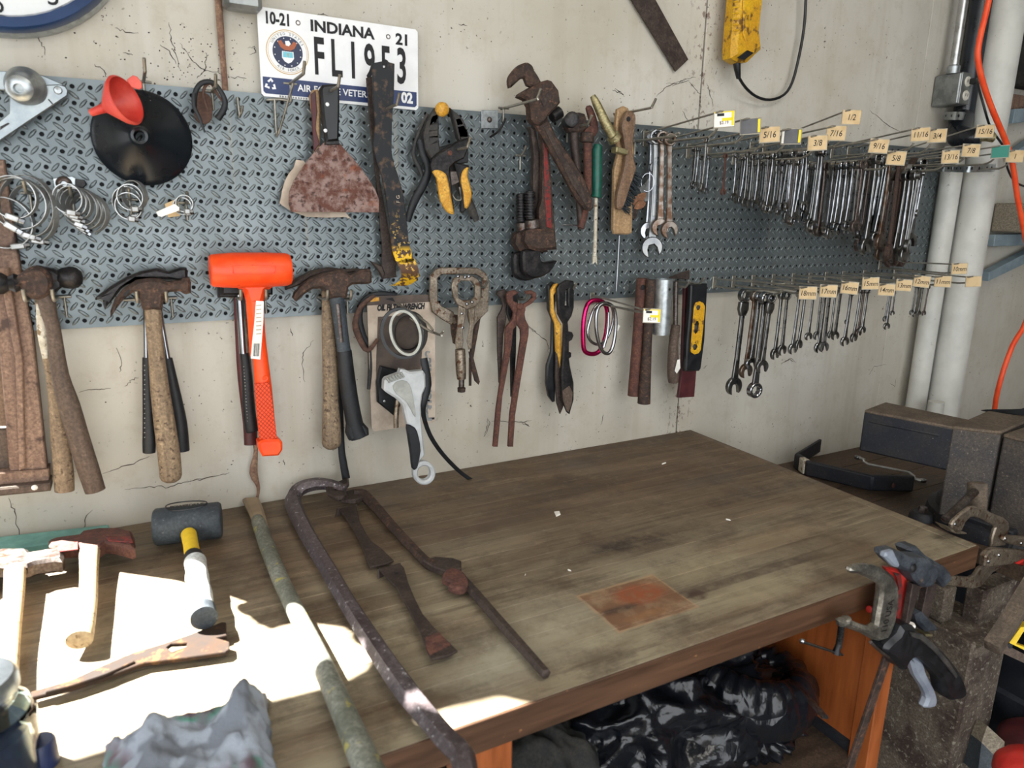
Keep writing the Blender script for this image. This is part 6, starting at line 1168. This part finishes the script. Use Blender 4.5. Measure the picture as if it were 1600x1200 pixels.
tube('tommy_bar', [W(1252, 1002, .80), W(1316, 1023, .80)], .0024, 'chrome', T, n=8, sm=1); lathe('bar_end', [(0, .003), (.004, .001), (.004, -.003), (0, -.004)], W(1253, 1002, .8), (-1, 0, .3), 'chrome', T, 10); tube('swivel_pad', [W(1322, 966, .8), W(1322, 972, .8)], .008, 'cast_silver', T, n=14, sm=1)
T = thing('c_clamp', 'red painted C-clamp just behind the silver one', 'clamp')
prismY('frame', q('P 600,150 640,152 690,170 712,200 712,260 705,330 690,410 670,440 645,445 650,400 665,320 665,250 645,200 612,172'), .782, .014, 'clean_red', T, .004); wtube('pad', [(1358, 952, 6), (1366, 952, 6)], .775, 'clean_red', T, n=14, sm=1); prism('web', q('P 650,180 690,190 700,260 690,380 670,420 660,400 680,260 670,210'), .792, .002, 'red_paint', T, .0005)
T = thing('bar_clamp', 'quick-grip bar clamp with black pistol body and lilac-grey trigger', 'clamp')
prismY('fixed_jaw', q('P 590,90 598,62 650,55 700,85 790,92 830,115 842,150 840,180 810,238 760,240 720,200 700,160 660,150 640,140 610,115'), .800, .034, 'clamp_grey', T, .005); prismY('jaw_pad', q('P 592,95 600,72 640,62 672,130 665,150 640,145'), .82, .012, 'trigger', T, .003); lathe('screw', [(0, .003), (.006, .002), (.008, 0)], W(1427, 888, .818), NY, 'dark_steel', T, 18)
prismY('bar', q('P 740,235 782,240 725,440 705,440'), .80, .010, 'brown_steel', T, .001)
prismY('body', q('P 575,540 640,480 660,440 720,440 760,490 800,510 870,570 940,650 985,720 998,790 960,825 910,825 880,790 870,730 830,680 790,640 750,610 710,615 690,640 680,670 650,660 610,610 570,580'), .80, .034, 'black_plastic', T, .007, sm=2)
prismY('top_edge', q('P 735,490 800,500 870,560 940,645 985,715 975,730 930,670 860,590 790,530 745,515'), .819, .004, 'grey_plastic', T, .001); prismY('trigger', q('P 712,615 745,608 790,640 805,690 830,740 858,800 862,840 845,875 810,880 795,870 812,830 790,770 750,710 730,650'), .795, .018, 'trigger', T, .005, sm=2)
lathe('release_button', [(0, .012), (.006, .012), (.0075, .009), (.006, 0)], W(1422, 984, .80), UZ, 'tag_white', T, 16); wtube('long_pin', [(1360, 1003, 3), (1372, 1015, 2.5), (1388, 1027, 2.5)], .82, 'worn_steel', T)
T = thing('bar_clamp', 'second blue-grey bar clamp standing right behind the first', 'clamp')
prismY('fixed_jaw', q('P 690,50 705,35 740,30 790,80 840,110 890,140 920,175 918,205 880,245 850,200 840,160 800,110 740,90 700,75'), .765, .03, 'clamp_grey', T, .005); prismY('bar', q('P 820,220 868,235 815,435 778,425'), .765, .012, 'brown_steel', T, .001); prismY('sliding_jaw', q('P 735,385 770,370 850,450 850,468 790,475 745,430'), .765, .03, 'clamp_grey', T, .005); prismY('brass_foot', q('P 790,488 832,490 830,502 795,502'), .765, .02, 'brass', T, .001)
T = thing('locking_clamp', 'large nickel locking C-clamp gripping the right corner of the bench', 'clamp')
def pq(name, s, d, t_, m, bev=.002, **k): return prism(name, q('X '+s), d, t_, m, T, bev, **k)
pq('upper_jaw', '240,470 240,430 260,395 330,330 400,280 440,275 500,295 620,345 690,370 730,410 735,450 720,520 700,610 580,625 590,540 615,460 590,430 500,385 440,365 400,370 360,410 330,480 260,490', .72, .008, 'lock_nickel', .0025, sm=1)
pq('lower_jaw', '160,900 200,870 290,870 400,880 440,860 480,800 520,770 680,770 660,800 590,840 540,900 490,960 430,975 330,965 200,945 120,945', .72, .008, 'lock_nickel', .002, sm=1)
pq('body', '510,780 515,700 550,650 600,632 720,640 1100,665 1100,720 850,720 740,765 540,788', .735, .014, 'lock_nickel', .003); pq('lever', '680,560 695,530 740,525 1100,550 1100,610 850,620 720,590', .73, .012, 'lock_nickel', .003)
pq('swivel_pad', '160,425 215,445 250,480 340,488 345,500 250,498 200,470', .72, .02, 'lock_nickel', .001); pq('red_sleeve', '790,760 870,710 1000,700 1000,760 830,780', .738, .012, 'clean_red', .003)
for x, y in ((285, 432), (712, 556), (848, 595), (658, 697), (570, 750)):
    p = q('X %d,%d' % (x, y))[0]; lathe('rivet', [(0, .003), (.003, .002), (.0038, 0)], W(p[0], p[1], .742), NY, 'chrome', T, 12)
# ================================================================== under the bench
o = box('flat_brace', (0, 0, 0), (.014, .006, .42), 'rust', R=None, bev=.001)
a, b = W(1388, 1020, .78), W(1322, 1215, .78); bpy.data.objects.remove(o); V, F = ext([(-.010, 0), (.010, 0), (.010, (a-b).length), (-.010, (a-b).length)], .006, .001); dv = (a-b).normalized(); sv = Vector((dv.z, 0, -dv.x))
o = mk('flat_brace', [b+sv*x+dv*y+NY*z for x, y, z in V], F, 'rust'); tag(o, 'rusty flat iron leaning against the cabinet end under the bench', 'bar')
def blob(name, c, r3, m, T, f1=7., amp=.3, seed=0, n=(56, 84), ridge=True, squash=None):
    V = []; F = []; A, Bn = n
    for i in range(A+1):
        th = math.pi*i/A
        for k in range(Bn):
            ph = 2*math.pi*k/Bn; d = Vector((math.sin(th)*math.cos(ph), math.sin(th)*math.sin(ph), math.cos(th))); s_ = d*f1*.35+Vector((seed, 0, 0))
            e = 0; f = 1.; a_ = 1.
            for o_ in range(3): w_ = noise.noise(s_*f+Vector((0, 0, o_*3.3))); e += a_*((1-abs(w_)*2.4) if ridge else w_); f *= 2.1; a_ *= .45
            s2 = 1+amp*(e*.5-.3); V.append(Vector(c)+Vector((d.x*r3[0]*s2, d.y*r3[1]*s2, d.z*r3[2]*s2)))
    F = [(i*Bn+k, (i+1)*Bn+k, (i+1)*Bn+(k+1) % Bn, i*Bn+(k+1) % Bn) for i in range(A) for k in range(Bn)]
    return mk(name, V, F, m, T, 3.1)
T = thing('trash_bag', 'big glossy black trash bag with gaping mouth on the shelf under the bench', 'bag')
blob('bag_body', (.91, -.55, .60), (.26, .15, .165), 'bag_film', T, 5, .42, 2., (110, 180))
V = []; F = []; NB = 120; cm = Vector((1.10, -.60, .665)); NJ = 14
for j in range(NJ+1):
    for k in range(NB):
        a = 2*math.pi*k/NB; t = j/NJ*math.pi*1.25-.5; wr = .012*noise.noise(Vector((math.cos(a)*5, math.sin(a)*5, 2)))+.006*noise.noise(Vector((k*.45, j*.3, 1)))
        R_ = .062+.030*(1-math.cos(t+.5))+wr; V.append(cm+Vector((R_*1.25*math.cos(a), R_*.9*math.sin(a)-.01, .030*math.sin(t+.6)-.055*(j/NJ)**2-.03*math.cos(a)+wr)))
F = [(j*NB+k, j*NB+(k+1) % NB, (j+1)*NB+(k+1) % NB, (j+1)*NB+k) for j in range(NJ) for k in range(NB)]
o = mk('bag_mouth', V, F, 'bag_film', T, 3.1); blob('bag_fold', (1.10, -.57, .575), (.125, .12, .085), 'bag_film', T, 6, .5, 9., (90, 140))
T = thing('trash_bag', 'dull black bundle beside the glossy bag, left under the bench', 'bag'); blob('bag_body', (.64, -.60, .60), (.11, .12, .13), 'dark_cloth', T, 4, .25, 5., (60, 90))
T = thing('steel_strap', 'bent steel strap with a hole lying on the shelf right of the bag', 'strap')
def SH(x, y, z=.285): qq = ray(x, y); return CAM+qq*((z-CAM.z)/qq.z)
Pq = [DP(x, y, t_) for x, y, t_ in [(1226, 1072, 1.30), (1240, 1092, 1.29), (1258, 1088, 1.28), (1290, 1122, 1.24)]]; tube('strap', Pq, [.010, .010, .010, .009], 'worn_steel', T, n=10, flat=.2, nrm=(.2, .3, 1)); lathe('hole', [(0, .003), (.004, .003)], Pq[-1]+Vector((0, 0, .0005)), (-.2, -.4, 1), 'ink', T, 12)
# things beyond the stand at the right
o = box('tool_case', DP(1625, 1090, 1.7), (.36, .30, .16), 'toolbox', bev=.012); tag(o, 'black plastic tool case right of the steel stand', 'case')
T = thing('tool_case_tray', 'dark blue drawer unit under the low bench at the right', 'cabinet'); c = DP(1600, 950, 2.0); box('case_body', c, (.42, .3, .30), 'toolbox', T, bev=.01)
for k in range(3): box('drawer', c+Vector((-.02, -.155, .09-.09*k)), (.34, .012, .08), 'deep_blue', T, bev=.004)
o = box('blue_bin', DP(1378, 1145, 1.75), (.10, .2, .22), 'blue_plastic', bev=.01); tag(o, 'bright blue bin glimpsed between cabinet and steel stand', 'bin')
T = thing('yellow_frame', 'yellow plastic frame of a tool tray at the right edge', 'tray'); 
def prd(name, s, depth, th, m, T, k='Z'):
    P = [DP(x, y, depth) for x, y in q(k+' '+s)]; V = [p for p in P]+[p+fw*th for p in P]; n = len(P); tr = tessellate_polygon([[Vector((x, y, 0)) for x, y in q(k+' '+s)]]); F = [tuple(t) for t in tr]+[(a+n, c+n, b+n) for a, b, c in tr]+[(i, (i+1) % n, (i+1) % n+n, i+n) for i in range(n)]
    return mk(name, V, F, m, T, .4)
prd('frame_bar', '388,418 460,320 560,310 560,345 475,350 430,425 560,470 560,500', 1.45, .03, 'yellow', T); prd('tray_bar', '320,470 370,430 560,530 560,580', 1.44, .05, 'wood_dark', T)
T = thing('vise_lever', 'dark steel lever bar leaning from the stand towards the right edge', 'lever'); tube('lever', [DP(1550, 1012, 1.38), DP(1575, 975, 1.40), DP(1640, 870, 1.45)], [.020, .020, .022], 'vise_dust', T, n=4, sm=1); lathe('hole', [(0, .0225), (.005, .022)], DP(1566, 1003, 1.38), -fw, 'ink', T, 12)
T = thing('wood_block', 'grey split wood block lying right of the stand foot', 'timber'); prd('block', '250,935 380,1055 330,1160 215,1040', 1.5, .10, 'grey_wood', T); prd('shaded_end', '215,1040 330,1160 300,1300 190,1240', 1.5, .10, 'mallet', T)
T = thing('red_cloth_bundle', 'blurred red bundle in the bottom right corner', 'bundle'); blob('bundle', DP(1610, 1212, 1.3), (.06, .06, .05), 'clean_red', T, 3, .12, 1., ridge=False); blob('lid', DP(1622, 1165, 1.5), (.075, .075, .04), 'maroon', T, 3, .1, 4., ridge=False)
o = box('side_cabinet', (2.45, -.35, .3), (.5, .35, .5), 'toolbox', bev=.01); tag(o, 'dark cabinet standing in the shade under the low bench', 'cabinet')
# ================================================================== housing for the added fill light (above the frame)
T = thing('added_lamp_housing', 'long white housing of the added fill light above the bench, out of the photo', 'lamp'); box('housing', (1.1, -1.5, 2.67), (1.4, .6, .05), 'pvc', T)
# ================================================================== put each thing's origin at its own base
bpy.context.view_layer.update(); done = set()
for r_ in ROOTS:
    objs = []; st = [r_]
    while st: o = st.pop(); objs.append(o); st += list(o.children)
    ms = [o for o in objs if o.type == 'MESH']
    if not ms: continue
    vs = [v.co for o in ms for v in o.data.vertices]
    if not vs: continue
    lo = [min(v[i] for v in vs) for i in range(3)]; hi = [max(v[i] for v in vs) for i in range(3)]; c = Vector(((lo[0]+hi[0])/2, (lo[1]+hi[1])/2, lo[2]))
    for o in ms:
        if o.data.name in done: continue
        done.add(o.data.name); o.data.transform(Matrix.Translation(-c))
    r_.location = c
